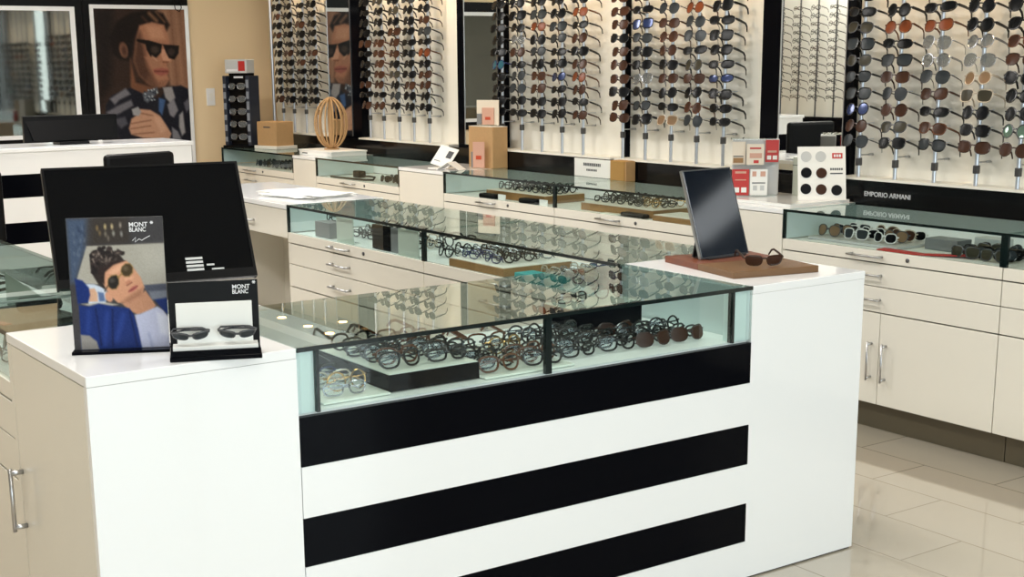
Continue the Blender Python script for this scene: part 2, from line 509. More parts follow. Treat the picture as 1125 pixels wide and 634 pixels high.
def glasses_style(pi, row, c):
    """(shape, frame, lens, words) of the pair in this row (from the bottom) and rod of panel pi"""
    rnd = random.Random(pi * 1000 + row * 17 + c * 131)
    T4 = [['grey', 'dark', 'grey', 'brown', 'brown'], ['brown', 'olive', 'rbrown', 'dark', 'green'], ['blue', 'brown', 'dark', 'dark', 'dark'],
          ['grey', 'grey', 'brown', 'tolive', 'dark'], ['grey', 'brown', 'grey', 'tan', 'dark'], ['olive', 'grey', 'lightg', 'lightg', 'brown'],
          ['grey', 'wrap', 'lightg', 'lightg', 'rbrown'], ['olive', 'rust', 'rust', 'dark', 'dark']]
    T3 = [['brown', 'dark', 'tan', 'grey', 'dark'], ['brown', 'grey', 'dark', 'rbrown', 'dark'], ['dark', 'dark', 'dark', 'dark', 'dark'],
          ['brown', 'lightg', 'brown', 'brown', 'bluew'], ['brown', 'dark', 'dark', 'olive', 'dark'], ['brown', 'dark', 'brown', 'wrap', 'dark'],
          ['dark', 'grey', 'rbrown', 'grey', 'dark'], ['brown', 'blue', 'brown', 'grey', 'dark'], ['brown', 'dark', 'grey', 'rust', 'dark'], ['brown', 'dark', 'dark', 'brown', 'dark']]
    T2 = [['dark', 'dark', 'dark', 'dark', 'brown'], ['dark', 'dark', 'dark', 'dark', 'wrap'], ['dark', 'grey', 'brown', 'dark', 'brown'],
          ['dark', 'grey', 'rbrown', 'blue', 'rust'], ['teal', 'dark', 'dark', 'dark', 'brown'], ['dark', 'brown', 'grey', 'dark', 'dark'],
          ['dark', 'lightg', 'dark', 'grey', 'brown'], ['dark', 'dark', 'rust', 'grey', 'wrap'], ['dark', 'dark', 'grey', 'dark', 'rust'], ['dark', 'dark', 'dark', 'dark', 'dark']]
    if pi == 4 and row < len(T4): s = T4[row][min(c, 4)] if c < 5 else 'dark'
    elif pi == 3 and row < len(T3): s = T3[row][c]
    elif pi == 2 and row < len(T2): s = T2[row][c]
    elif pi == 1:
        s = 'dark' if rnd.random() < .72 else rnd.choice(['brown', 'brown', 'grey', 'olive'])
        if row == 5 and c == 4: s = 'rust'
        if row == 6 and c == 4: s = 'wrap'
        if c == 1 and row in (3, 4, 5, 6): s = 'rbrown'
    elif pi == 0: s = 'dark' if rnd.random() < .8 else 'brown'
    else: s = 'dark'
    tbl = {'grey': ('black', 'grey', 'black grey-lensed'), 'dark': ('black', 'dark', 'black'), 'brown': ('brown', 'brown', 'brown'), 'olive': ('grey', 'olive', 'olive-lensed'),
           'rbrown': ('tortoise', 'brown', 'tortoiseshell'), 'green': ('grey', 'green', 'pale green'), 'blue': ('black', 'blue', 'blue-lensed'), 'bluew': ('black', 'blue', 'blue-lensed'),
           'lightg': ('silver', 'light', 'clear grey'), 'tolive': ('clear', 'olive', 'olive'), 'tan': ('clear', 'tan', 'pale tan'), 'rust': ('tortoise', 'rust', 'rust-lensed'),
           'wrap': ('black', 'dark', 'black'), 'teal': ('blue', 'teal', 'teal-lensed')}
    f, l, wd = tbl[s]
    kd = 'wrap' if s in ('wrap', 'bluew') else rnd.choice({'brown': ['wayfarer', 'cat', 'round', 'square'], 'grey': ['wayfarer', 'aviator', 'square'], 'lightg': ['aviator', 'square', 'round'],
                                                            'tan': ['round', 'square']}.get(s, ['wayfarer', 'wayfarer', 'round', 'cat', 'square', 'wrap' if s == 'dark' else 'round']))
    th = 'bold' if (s == 'dark' and rnd.random() < .5) else 'thick'
    if kd == 'aviator': th = 'thin'
    return kd, f, l, wd, th
SHAPE_WORD = {'wayfarer': 'trapezoid', 'round': 'round', 'aviator': 'aviator', 'cat': 'cat-eye', 'wrap': 'wraparound', 'square': 'large square', 'slim': 'slim'}
for pi, (sty, x0, x1, rods, zb, nr, where) in enumerate(panels):
    t = thing('eyewear_display', plab[pi], 'display panel', ((x0 + x1) / 2, YN, ZL))
    cx = (x0 + x1) / 2
    MB().box(x0 - cx, x1 - cx, 0, .02, -.012, ZT - ZL - .002).build('backboard', M_panel, t)
    MB().box(x0 - cx + .001, x1 - cx - .001, YS + .001 - YN, -.0005, -.012, 0).build('ledge', M_panel, t)
    for c, rx in enumerate(rods):
        rm = MB()
        x = rx - cx; yr = 5.25 - YN + .012
        rm.cyl((x, yr), .0095, .0005, ZT - ZL - .004, 12)
        for r_ in range(nr):
            z = zb + r_ * PITCH - ZL + .008
            rm.tube([(x, yr, z), (x, -.0005, z)], .0022, 5)
            rm.tube([(x - .012, yr - .008, z - .028), (x + .012, yr - .008, z - .028)], .002, 5)
        ro = rm.build('rod', M_rod, t)
        zh = zb - .068 - ZL
        MB().tube([(x, yr, zh), (x + .001, -.006, zh)], .0035, 6).tube([(x + .001, -.03, zh), (x + .001, -.001, zh)], .006, 6).build('hook_arm', M_chrome, ro)
        MB().box(x - .011, x + .011, yr - .013, yr + .013, zh - .05, zh - .012, bev=.003).build('clip', M_dsteel, ro)
        for r_ in range(nr):
            if pi == 4 and r_ > 9: continue
            kd, f, l, wd, th = glasses_style(pi, r_, c)
            rnd = random.Random(pi * 77 + c * 991 + r_ * 7)
            lab = '%s %s sunglasses, %s pair up, %s rod, panel %s' % (wd, SHAPE_WORD[kd], ORD[r_], ORD[c], where)
            eyewear('sunglasses', lab, 'sunglasses', 'sunglasses on the panel ' + where, (rx + rnd.uniform(-.004, .004), 5.222, zb + r_ * PITCH + rnd.uniform(-.003, .003)),
                    (R(-15 + rnd.uniform(-3, 3)), R(rnd.uniform(-3, 3)), R(rnd.uniform(-7, 7))), kd, f, l, th).scale = (1.2, .9, 1.2)
# thin metal conduit that comes down the tan wall next to the first panel
t = thing('metal_pole', 'pale vertical metal pole standing behind the tan box by the first panel', 'pole', (-10.93, 5.185, .964))
MB().cyl((0, 0), .0125, .006, ZT - .966, 14).build('tube', M_rod, t)
MB().cyl((0, 0), .04, 0, .006, 18).build('foot', M_rod, t)

# opposite display panel, which the wall mirror shows
t = thing('eyewear_display', 'white display panel of thin metal eyeglasses seen only in the mirror', 'display panel', (-9.62, .1, ZL), PI)
MB().box(-.62, .62, 0, .02, 0, 1.35).build('backboard', M_panel, t)
pc = MB().box(-.66, -.62, -.05, .03, -ZL, 1.42).box(.62, .66, -.05, .03, -ZL, 1.42).box(-.62, .62, -.05, .03, 1.35, 1.42).box(-.62, .62, -.05, .03, -ZL, 0)
pc.build('surround', M_black, t)
for c in range(5):
    x = -.5 + c * .235
    MB().cyl((x, -.1), .008, .001, 1.34, 8).build('rod', M_dsteel, t)
    for r_ in range(12):
        eyewear('eyeglasses', 'thin metal eyeglasses in the mirror, %s pair up on the %s rod' % (ORD[r_], ORD[c]), 'glasses', 'optical frames seen in the mirror',
                (-9.62 - x, .1 + .15, ZL + .2 + r_ * .078), (R(-12), 0, PI + R(random.uniform(-8, 8))), random.choice(['slim', 'round', 'slim']), random.choice(['black', 'brown', 'black']), 'clear', 'thick')

# ------------------------------------------------------------------ counters
H = .964
def bar_handle(mb, p, q, out, r=.005):
    """bar handle between p and q, standing off along out"""
    p, q, out = Vector(p), Vector(q), Vector(out)
    d = (q - p).normalized()
    mb.tube([p + out, q + out], r, 8)
    for e in (p + d * .012, q - d * .012):
        mb.tube([e, e + out], r * 1.15, 8)
    return mb

def glass_box(t, W, D, zg, back_open=False, left_end=True, right_end=True, post_l=.012, post_r=.012, end_block=0., H=H):
    MB().box(0, W, 0, D, H - .010, H).build('glass_top', M_gtop, t)
    MB().box(0, W, -.0012, .0035, H - .011, H + .0005).build('glass_edge', M_gedge, t)
    a = end_block
    MB().box(a, W - a, .004, .010, zg, H - .0105).build('glass_front', M_glass, t)
    if left_end:
        MB().box(0, .012 if not a else a, .012 if not a else .003, D, zg, H - .0105).build('end_panel', M_end, t)
    if right_end:
        MB().box(W - (.012 if not a else a), W, .012 if not a else .003, D, zg, H - .0105).build('end_panel', M_end, t)
    if post_l:
        MB().box(a, a + post_l, -.001, .012, zg, H - .0115).build('corner_post', M_gedge, t)
    if post_r:
        MB().box(W - a - post_r, W - a, -.001, .012, zg, H - .0115).build('corner_post', M_gedge, t)
    MB().box(0, W, D - .008, D, zg, H - .0105).build('glass_back' if back_open else 'back_panel', M_glass if back_open else M_white, t)

def showcase(label, x0, x1, yf, D, le=True, re=True, m=M_cream, pl=.012, pr=.012, two_doors=True, handles=True, group=None, back_open=False):
    """drawer-and-door showcase unit, front facing -Y"""
    W = x1 - x0
    t = thing('showcase', label, 'display case', (x0, yf, 0), 0, group)
    g = .004
    MB().box(.002, W - .002, .018, D, .14, .815).build('body', [M_gap], t)
    MB().box(0, W, .012, D - .001, .815, .822).build('deck', M_deck, t)
    MB().box(.002, W - .002, .10, D - .02, 0, .14).build('toe_kick', M_toe, t)
    # visible sides of the body
    for z0, z1 in ((.777, .827), (.671, .771), (.557, .667)):
        d = MB().box(g / 2, W - g / 2, 0, .018, z0, z1, bev=.0015).build('drawer', m, t)
        if handles:
            c = W * .5 - .09
            zc = (z0 + z1) / 2
            bar_handle(MB(), (c - .095, 0, zc), (c + .095, 0, zc), (0, -.028, 0)).build('handle', M_chrome, d)
            if z0 > .77:
                lk = MB()
                lk.tube([(c + .22, .001, zc), (c + .22, -.004, zc)], .009, 12)
                lk.build('lock', M_dsteel, d)
    if two_doors:
        h = W / 2
        for a, b, hx in ((g / 2, h - g / 2, h - .04), (h + g / 2, W - g / 2, h + .04)):
            d = MB().box(a, b, 0, .018, .142, .551, bev=.0015).build('door', m, t)
            if handles:
                bar_handle(MB(), (hx, 0, .25), (hx, 0, .425), (0, -.03, 0)).build('handle', M_chrome, d)
    glass_box(t, W, D, .827, back_open, le, re, pl, pr)
    return t

def tower(label, x0, x1, yf, D, m=M_cream, door=False):
    t = thing('counter_cabinet', label, 'cabinet', (x0, yf, 0), 0)
    W = x1 - x0
    MB().box(0, W, .018, D, .1, H - .022).build('body', m, t)
    MB().box(.01, W - .01, .09, D - .02, 0, .1).build('toe_kick', M_toe, t)
    MB().box(.003, W - .003, 0, .018, .102, H - .026, bev=.0015).build('front_panel', m, t)
    MB().box(0, W, -.004, D, H - .022, H, bev=.002).build('top', M_white, t)
    return t
YW, DW = 4.735, .498
# wall run, from the tan wall along to beyond the frame
showcase('cream showcase with drawers under the dark eyewear rack by the tan wall', -11.06, -9.69, YW, DW)
tower('narrow cream cabinet under the wire hoop stand', -9.688, -9.305, YW, DW)
showcase('cream showcase holding a black cable, beside the narrow wire hoop cabinet', -9.303, -8.072, YW, DW)
tower('cream cabinet under the brochure stand and tan carton', -8.07, -7.506, YW, DW)
showcase('cream showcase with frames on a wooden tray beside the brochure cabinet', -7.504, -6.312, YW, DW, re=False)
showcase('cream showcase under the small white sign, with wooden trays of frames', -6.311, -5.122, YW, DW, le=False)
tower('cream cabinet under the red leaflet rack and lens card', -5.12, -4.524, YW, DW)
showcase('cream showcase with white-rimmed sunglasses and red strip below the lettered base', -4.522, -3.326, YW, DW, re=False, pr=.016)
showcase('cream showcase at the photo edge past the red strip showcase', -3.325, -2.13, YW, DW, le=False, pl=.016)
showcase('cream showcase beyond the photo edge', -2.129, -.93, YW, DW, le=False)

# arm of the island behind the tall end cabinet
YM = 3.0
showcase('cream island showcase holding white cards and a black frame', -6.23, -4.926, YM, .53, re=False, back_open=True)
showcase('cream island showcase holding a wooden tray and a teal box', -4.925, -3.622, YM, .53, le=False, back_open=True)
t = thing('work_desk', 'white desk with one drawer, joining the island showcase of white cards', 'desk', (-7.55, YM + .0, 0))
MB().box(0, 1.316, -.002, .56, H - .024, H, bev=.002).build('top', M_white, t)
d = MB().box(.3, 1.312, .002, .02, .795, .936, bev=.0015).build('drawer', M_cream, t)
bar_handle(MB(), (.76, .002, .855), (.93, .002, .855), (0, -.028, 0)).build('handle', M_chrome, d)
MB().box(.0, 1.314, .0205, .5, .79, .9395).build('drawer_box', M_cream, t)
MB().box(0, .3, .002, .5, 0, .79).build('pedestal', M_cream, t)
MB().box(.3, 1.314, .46, .5, 0, .79).build('modesty_panel', M_cream, t)

# striped front counter, facing +X
XI = -3.0
t = thing('striped_counter', 'black and white striped glass-topped counter full of eyeglasses', 'display counter', (XI, 1.456, 0), PI / 2)
W = 1.564
MB().box(.002, W - .002, .02, .62, 0, .785).build('body', M_white, t)
zs = [0, .131, .26, .3905, .521, .657, .7865]
for i in range(6):
    nm = 'white_panel' if i % 2 == 0 else 'black_panel'
    MB().box(.0005, W - .0005, 0, .0195, zs[i] + .0005, zs[i + 1] - .0005).build(nm, M_white if i % 2 == 0 else M_black, t)
MB().box(.001, W - .001, .0195, .62, .7855, .793).build('deck', M_deck, t)
MB().box(0, W, .0005, .62, .787, .799).build('sill', M_cyan, t) if False else None
glass_box(t, W, .62, .7935, True, True, True, 0, 0, end_block=.0)
for a in (0, 1):
    x0, x1, xp = (.0125, .05, .0505) if a == 0 else (W - .075, W - .0125, W - .0845)
    MB().box(x0, x1, .0125, .05, .7935, H - .0115).build('end_block', M_cyan, t)
    MB().box(xp, xp + .009, -.0008, .02, .7935, H - .0115).build('corner_post', M_gedge, t)
MB().box(.766, .786, -.001, .014, .7935, H - .0115).build('middle_post', M_gedge, t)
# left box
t = thing('counter_cabinet', 'white glossy counter cabinet holding the framed man advert, with one side door', 'cabinet', (-3.655, .928, 0))
MB().box(0, .635, .02, .526, 0, .938).build('body', M_white, t)
MB().box(.635, .655, 0, .526, 0, .938).build('end_panel', M_white, t)
MB().box(0, .655, -.001, .526, .9385, H, bev=.002).build('top', M_white, t)
d = MB().box(.028, .63, 0, .0195, .02, .936, bev=.0015).build('door', M_cream, t)
bar_handle(MB(), (.052, 0, .43), (.052, 0, .605), (0, -.034, 0), .006).build('handle', M_chrome, d)
MB().box(0, .025, 0, .0195, 0, .936).build('filler_strip', M_cream, t)
# tall end cabinet
t = thing('counter_cabinet', 'white glossy end cabinet holding the wooden tray and tilted mirror', 'cabinet', (-3.62, 3.0205, 0))
MB().box(0, .618, 0, .513, .006, .938).build('body', M_white, t)
MB().box(0, .62, -.0, .514, .9385, H, bev=.002).build('top', M_white, t)
MB().box(.004, .612, .004, .509, 0, .006).build('plinth', M_gap, t)
# left arm
showcase('cream island showcase beside the framed man advert, with a brown tray', -6.2, -3.657, .93, .53, back_open=True, pr=.0, two_doors=True)
d = MB().box(-4.245, -4.225, .945, 1.45, .826, H - .011)
# reception counter
t = thing('reception_counter', 'white reception counter with black stripes below the posters', 'counter', (-9.0, 1.0, 0), PI / 2)
Wc = 2.632
zs = [0, .12, .245, .37, .53, .668, .829, .977, 1.118]
MB().box(.002, Wc - .002, .02, .55, 0, 1.118).build('body', M_white, t)
for i in range(8):
    b_ = i in (4, 6, 2)
    MB().box(0, Wc, 0, .0195, zs[i] + .0005, zs[i + 1] - .0005).build('black_panel' if b_ else 'white_panel', M_black if b_ else M_white, t)
MB().box(-.01, Wc + .012, -.012, .56, 1.1185, 1.145, bev=.003).build('top', M_white, t)

# ------------------------------------------------------------------ furniture behind
def office_chair(label, loc, rz, ztop):
    t = thing('office_chair', label, 'chair', loc, rz)
    MB().box(-.215, .215, .19, .24, ztop - .38, ztop, bev=.024).build('backrest', M_blackm, t)
    MB().box(-.23, .23, -.22, .22, ztop - .58, ztop - .51, bev=.03).build('seat', M_blackm, t)
    MB().tube([(0, .0, ztop - .585), (0, .25, ztop - .575), (0, .262, ztop - .48), (0, .244, ztop - .2)], .016, 8).build('back_bracket', M_blackm, t)
    MB().cyl((0, 0), .025, .1, ztop - .581, 14).build('column', M_dsteel, t)
    for k_ in range(5):
        a = 2 * PI * k_ / 5
        lg = MB().tube([(0, 0, .11), (.27 * math.cos(a), .27 * math.sin(a), .075)], [.022, .014], 8).build('leg', M_blackm, t)
        cx_, cy_ = .27 * math.cos(a), .27 * math.sin(a)
        MB().tube([(cx_ - .012, cy_, .032), (cx_ + .012, cy_, .032)], .031, 12).build('caster', M_blackm, lg)
    return t
office_chair('black office chair behind the big black monitor', (-7.15, 2.7, 0), R(100), 1.185)
office_chair('black office chair cut off by the photo edge at the reception counter', (-7.0, 1.685, 0), R(95), 1.14)
# big monitor on a low desk inside the island
t = thing('staff_desk', 'white low desk inside the island under the big monitor', 'desk', (-5.15, 1.47, 0))
MB().box(0, 1.45, 0, .72, .71, .74, bev=.002).build('top', M_white, t)
MB().box(.02, .05, .02, .7, 0, .71).build('side_panel', M_white, t)
MB().box(1.4, 1.43, .02, .7, 0, .71).build('side_panel', M_white, t)
mon = thing('monitor', 'large black glossy monitor leaning behind the framed man advert', 'monitor', (-4.136, 1.54, .966), R(79.7))
sc = MB().box(-.312, .312, 0, .022, 0, .413, bev=.004)
scr = sc.build('screen', mat('dark_screen', (5, 6, 9), .05, spec=.16), mon); scr.location = (0, 0, .0125); scr.rotation_euler = (R(-30.8), 0, 0)
fr = MB().box(-.315, -.307, -.0022, .024, 0, .416).box(.307, .315, -.0022, .024, 0, .416).box(-.307, .307, -.0022, .024, .408, .416).box(-.307, .307, -.0022, .0, 0, .03)
fr.build('bezel', M_blackm, scr)
st = MB()
for r_ in range(4):
    st.box(.09, .145, -.0035, -.0025, .03 + .013 * r_, .038 + .013 * r_)
st.box(.155, .18, -.0035, -.0025, .045, .051).box(.17, .21, -.0035, -.0025, .03, .035).build('sticker', M_palegrey, scr)
MB().tube([(-.2, .17, .01), (-.2, .17, .1), (-.2, .15, .21)], .016, 8).build('stand', M_blackm, mon)
MB().box(-.29, -.125, .03, .2, 0, .01, bev=.004).build('base', M_blackm, mon)
# monitor on the reception counter
t = thing('monitor', 'black monitor seen from behind on the reception counter', 'monitor', (-9.22, 2.88, 1.145), PI / 2)
bk = MB().prism([(-.315, .02), (.315, .02), (.315, .19), (-.315, .19)], 0, .03)
bk.build('screen', M_blackm, t)
hb = MB().add([(-.3, 0, .16), (.3, 0, .16), (.315, .03, .192), (-.315, .03, .192), (-.26, -.03, .03), (.26, -.03, .03), (.3, -.001, .16), (-.3, -.001, .16), (-.26, 0, .03), (.26, 0, .03)],
              [(0, 1, 2, 3), (4, 5, 6, 7), (4, 8, 9, 5), (4, 7, 8), (5, 9, 6)])
hb.build('back_cover', M_blackm, t)
MB().box(-.1, .1, -.06, .1, 0, .02, bev=.004).build('foot', M_blackm, t)

# ------------------------------------------------------------------ tan wall: framed mirror, poster, light switch
t = thing('framed_mirror', 'large framed mirror with white frame and black border on the tan wall', 'mirror', (XB, 2.85, 1.0), PI / 2)
# local x = +Y, front (-y) = +X
MB().box(-.86, .895, -.02, -.001, 0, 1.23).build('backing', M_blackm, t)
f = MB().box(-.82, .83, -.034, -.0205, .075, .108).box(-.82, .83, -.034, -.0205, 1.10, 1.135).box(-.82, -.78, -.034, -.0205, .108, 1.10).box(.79, .83, -.034, -.0205, .108, 1.10)
f.build('frame', M_white, t)
MB().box(-.78, .79, -.026, -.0205, .108, 1.10).build('mirror_glass', M_dmirror, t)

P = Print(385, 772, 28, 580, 104, 148)
P.fill((50, 37, 31))
P.poly([(655, 20), (780, 20), (780, 380), (690, 345)], (142, 104, 82), 10)
for x, c in ((690, (160, 124, 100)), (712, (112, 80, 62)), (735, (158, 118, 94)), (752, (120, 86, 66)), (668, (100, 72, 56))):
    P.line((x, 20), (x + 12, 340), 3, c, 6, .7)
P.poly([(385, 28), (470, 28), (440, 340), (385, 420)], (30, 23, 21), 20)
# hair, ear, neck, face
P.poly([(455, 210), (445, 140), (480, 80), (540, 45), (610, 32), (680, 45), (706, 92), (690, 120), (600, 110), (560, 150), (545, 215), (520, 240), (485, 235)], (26, 19, 17), 6)
P.line((620, 45), (650, 75), 7, (140, 102, 76), 6, .8); P.line((650, 40), (685, 80), 4, (120, 84, 60), 5, .8); P.line((590, 60), (610, 80), 4, (70, 48, 36), 6)
P.poly([(528, 230), (545, 330), (600, 345), (640, 345), (632, 385), (575, 400), (520, 370)], (112, 74, 54), 6)
P.poly([(556, 150), (575, 95), (630, 80), (682, 92), (697, 140), (700, 190), (707, 232), (700, 246), (684, 252), (690, 280), (684, 300), (690, 318), (672, 346), (645, 352), (600, 340), (560, 300), (540, 240)], (166, 116, 90), 5)
P.poly([(556, 150), (575, 120), (590, 180), (600, 260), (640, 350), (600, 345), (555, 300), (538, 240)], (74, 50, 39), 14, .95)
P.poly([(600, 95), (670, 98), (680, 150), (620, 150)], (196, 146, 116), 10, .8)
P.ell((502, 196), (18, 32), (120, 84, 66), -8, 4); P.ell((504, 198), (10, 20), (76, 50, 40), -8, 5)
P.poly([(590, 225), (640, 215), (660, 270), (620, 270)], (160, 114, 90), 8)
P.poly([(655, 195), (690, 190), (702, 238), (690, 248), (668, 240)], (198, 148, 120), 5)
P.line((690, 246), (668, 246), 3, (120, 76, 58), 4)
P.poly([(622, 276), (660, 270), (690, 278), (686, 296), (655, 304), (630, 294)], (150, 88, 76), 4); P.line((628, 284), (686, 286), 2, (92, 48, 42), 3)
P.poly([(600, 300), (640, 325), (680, 320), (668, 346), (630, 350), (590, 330)], (120, 84, 66), 8, .6)
P.poly([(560, 150), (612, 156), (668, 172), (662, 206), (640, 228), (614, 222), (600, 195), (596, 172), (560, 160)], (22, 17, 15), 3)
P.poly([(670, 172), (742, 178), (738, 210), (718, 236), (694, 230), (682, 205)], (24, 18, 16), 3)
P.ell((635, 195), (18, 16), (62, 50, 42), 0, 6); P.ell((706, 205), (15, 15), (56, 44, 38), 0, 6); P.line((622, 220), (640, 240), 3, (200, 158, 130), 4, .7)
# jacket
P.poly([(405, 480), (412, 420), (440, 380), (520, 350), (580, 380), (640, 400), (690, 350), (740, 345), (775, 362), (775, 582), (470, 582)], (28, 28, 36), 4)
P.poly([(430, 395), (500, 352), (520, 378), (470, 400), (450, 420)], (112, 110, 116), 5); P.poly([(412, 450), (460, 425), (520, 400), (528, 425), (470, 455), (430, 470)], (104, 102, 108), 5)
P.poly([(570, 375), (635, 350), (640, 372), (590, 415), (575, 405)], (86, 90, 98), 4)
for i in range(26):
    P.ell((575 + P.rng.random() * 60, 358 + P.rng.random() * 50), (4, 3), (178, 186, 190) if i % 2 else (36, 40, 52), P.rng.random() * 90, 2)
P.poly([(660, 352), (700, 350), (712, 396), (690, 420), (668, 395)], (150, 146, 146), 4); P.poly([(640, 395), (668, 405), (650, 470), (636, 450)], (66, 92, 132), 4)
P.poly([(675, 425), (705, 400), (722, 450), (700, 480), (684, 470)], (128, 126, 132), 4); P.poly([(725, 470), (742, 455), (748, 545), (732, 560), (722, 520)], (150, 148, 150), 4)
P.poly([(748, 420), (770, 400), (775, 440), (758, 460)], (96, 94, 102), 4); P.poly([(690, 520), (715, 540), (730, 575), (690, 570)], (122, 122, 128), 4)
P.poly([(440, 480), (490, 470), (500, 500), (470, 520)], (76, 76, 84), 5)
# hand
P.poly([(503, 520), (516, 480), (545, 462), (555, 440), (600, 445), (640, 470), (665, 510), (686, 548), (676, 570), (560, 562), (510, 545)], (186, 142, 116), 4)
for a, b in (((516, 500), (600, 488)), ((512, 522), (596, 512)), ((520, 545), (610, 540)), ((560, 458), (610, 470))):
    P.line(a, b, 2, (120, 82, 64), 4, .9)
P.poly([(520, 440), (548, 430), (560, 452), (548, 470), (524, 465)], (150, 150, 152), 3); P.poly([(610, 470), (640, 480), (668, 530), (640, 545)], (206, 164, 138), 8, .7)
P.noise(3)
t = thing('framed_poster', 'tall framed poster of a person in sunglasses and patterned jacket on the tan wall', 'poster', (XB, 4.235, .98), PI / 2)
Wp, Hp = .86, 1.175
MB().box(-Wp / 2 - .055, Wp / 2 + .004, -.02, -.001, -.26, Hp + .09).build('backing', M_blackm, t)
f = MB()
b_ = .032
f.box(-Wp / 2, Wp / 2, -.034, -.0205, -.25, -.25 + b_).box(-Wp / 2, Wp / 2, -.034, -.0205, Hp - b_, Hp).box(-Wp / 2, -Wp / 2 + b_, -.034, -.0205, -.25 + b_, Hp - b_).box(Wp / 2 - b_, Wp / 2, -.034, -.0205, -.25 + b_, Hp - b_)
f.build('frame', M_white, t)
P.build('print', Wp - 2 * b_, Hp - 2 * b_, M_print, t, y=-.024, th=.003, z0=b_)
ck = MB().tube([(.3, -.036, Hp + .09), (.31, -.05, Hp - .03), (.345, -.05, Hp - .05), (.37, -.04, Hp - .02), (.36, -.036, Hp + .09)], .004, 6)
ck.build('hanging_cord', M_blackm, t)

t = thing('light_switch', 'white light switch on the tan wall', 'switch', (XB, 4.845, 1.305), PI / 2)
MB().box(-.04, .04, -.008, -.001, 0, .15, bev=.003).build('plate', M_white, t)
MB().box(-.016, .016, -.012, -.0085, .042, .108, bev=.002).build('rocker', M_paper, t)

# ------------------------------------------------------------------ things standing on the wall run
# dark eyewear rack
t = thing('eyewear_rack', 'black countertop eyewear rack with blue sides beside the tan wall', 'rack', (-10.92, 4.875, H), R(25))
MB().box(-.145, .145, -.09, .075, 0, .02, bev=.004).build('base', M_blackm, t)
MB().box(-.105, .105, -.02, .06, .02, .62).build('back_panel', M_blackm, t)
for s_ in (-1, 1):
    sd = MB().box(s_ * .108, s_ * .145, -.06, .07, .02, .6, bev=.004).build('side_panel', M_navy, t)
    p_ = MB()
    rr = random.Random(4 + s_)
    for k_ in range(6):
        z = .05 + .09 * k_
        p_.box(s_ * .112, s_ * .141, -.0625, -.0605, z, z + rr.uniform(.03, .07))
    p_.build('printed_patch', mat('muted_print', (136, 142, 152), .5), sd)
MB().box(-.12, .12, -.05, .05, .62, .735, bev=.006).build('header_sign', M_palegrey, t)
MB().box(.03, .1, -.053, -.0505, .64, .72).build('header_patch', M_red, t)
MB().box(-.1, .02, -.053, -.0505, .635, .655).build('header_stripe', M_wtext, t)
MB().box(-.05, .05, -.0225, -.0205, .58, .595).build('brand_strip', M_wtext, t)
for k_ in range(5):
    MB().box(-.1, .1, -.05, -.0205, .055 + .105 * k_, .062 + .105 * k_).build('shelf', M_blackm, t)
    a = R(25)
    lx, ly = .0, -.058
    eyewear('eyeglasses', 'pale-lensed eyeglasses on the %s shelf up of the black eyewear rack' % ORD[k_], 'glasses', 'eyeglasses on the black rack',
            (-10.92 + lx * math.cos(a) - ly * math.sin(a), 4.875 + lx * math.sin(a) + ly * math.cos(a), H + .062 + .105 * k_ + .031), (0, 0, a), 'wayfarer', 'silver', 'light', 'thick', True).scale = (1.4, 1., 1.2)
# tan box with a lid and cream base
t = thing('carton', 'tan box on a cream base next to the black eyewear rack', 'box', (-10.56, 5.0, H), R(12))
MB().box(-.13, .13, -.08, .1, .028, .225, bev=.004).build('box', M_carton, t)
MB().box(-.15, .15, -.1, .12, 0, .0275, bev=.003).build('base', M_panel, t)
MB().box(-.04, .05, -.082, -.0805, .175, .185).build('label_line', M_ink, t)
# wire hoop bust
t = thing('hoop_stand', 'tan wire hoop display stand on a flat white box', 'display stand', (-9.5, 4.98, H + .042), R(30))
for k_ in range(6):
    a = PI * k_ / 6 + .2
    hp = MB().tube([((.118 + .008 * (k_ % 2)) * math.cos(u) * math.cos(a), (.118 + .008 * (k_ % 2)) * math.cos(u) * math.sin(a), .2 + (.195 - .006 * (k_ % 3)) * math.sin(u)) for u in [2 * PI * q / 28 for q in range(28)]], .0065, 6, closed=True)
    hp.build('hoop', M_carton, t)
MB().cyl((0, 0), .016, 0, .395, 12).build('stem', M_carton, t)
MB().cyl((0, 0), .06, 0, .008, 18).build('foot', M_carton, t)
t = thing('flat_box', 'flat white box under the tan wire hoop stand', 'box', (-9.5, 4.98, H), R(2))
MB().box(-.25, .25, -.15, .16, 0, .03, bev=.003).build('box', M_paper, t)
MB().box(-.255, .255, -.155, .165, .0305, .0415, bev=.002).build('lid', M_paper, t)
MB().box(-.2, -.12, -.1515, -.1502, .012, .02).build('marking', M_ink, t)
# brochure stand, carton
t = thing('carton', 'tall tan carton behind the white tilted brochure stand', 'box', (-7.64, 5.14, H), R(0))
MB().box(-.13, .155, -.03, .09, 0, .27, bev=.003).build('box', M_carton, t)
MB().box(-.13, .155, -.03, .09, .2705, .273).build('flap', M_panel, t)
t = thing('card_holder', 'clear acrylic holder with pink cards standing on the tall tan carton', 'card holder', (-7.62, 5.165, H + .2735), R(25))
MB().box(-.09, .09, -.025, .025, 0, .006).build('base', M_acry, t)
for nm, x0, x1, m in (('card', -.085, .085, mat('cream_card', (226, 214, 196), .5)),):
    MB().box(x0, x1, .0, .006, .0065, .17).build(nm, m, t)
MB().box(-.04, .05, -.008, -.0005, .01, .12).build('leaflet', mat('pink_card', (206, 160, 140), .5), t)
MB().box(-.015, .025, -.0095, -.0085, .04, .06).build('leaflet_mark', M_orange, t)
MB().box(-.08, -.045, -.008, -.0005, .01, .08).build('leaflet', M_grey, t)
t = thing('brochure_stand', 'white tilted brochure stand in front of the tall tan carton', 'display stand', (-7.775, 4.9, H), R(20))
pl = MB().box(-.075, .075, 0, .008, 0, .155, bev=.003).build('plate', M_paper, t)
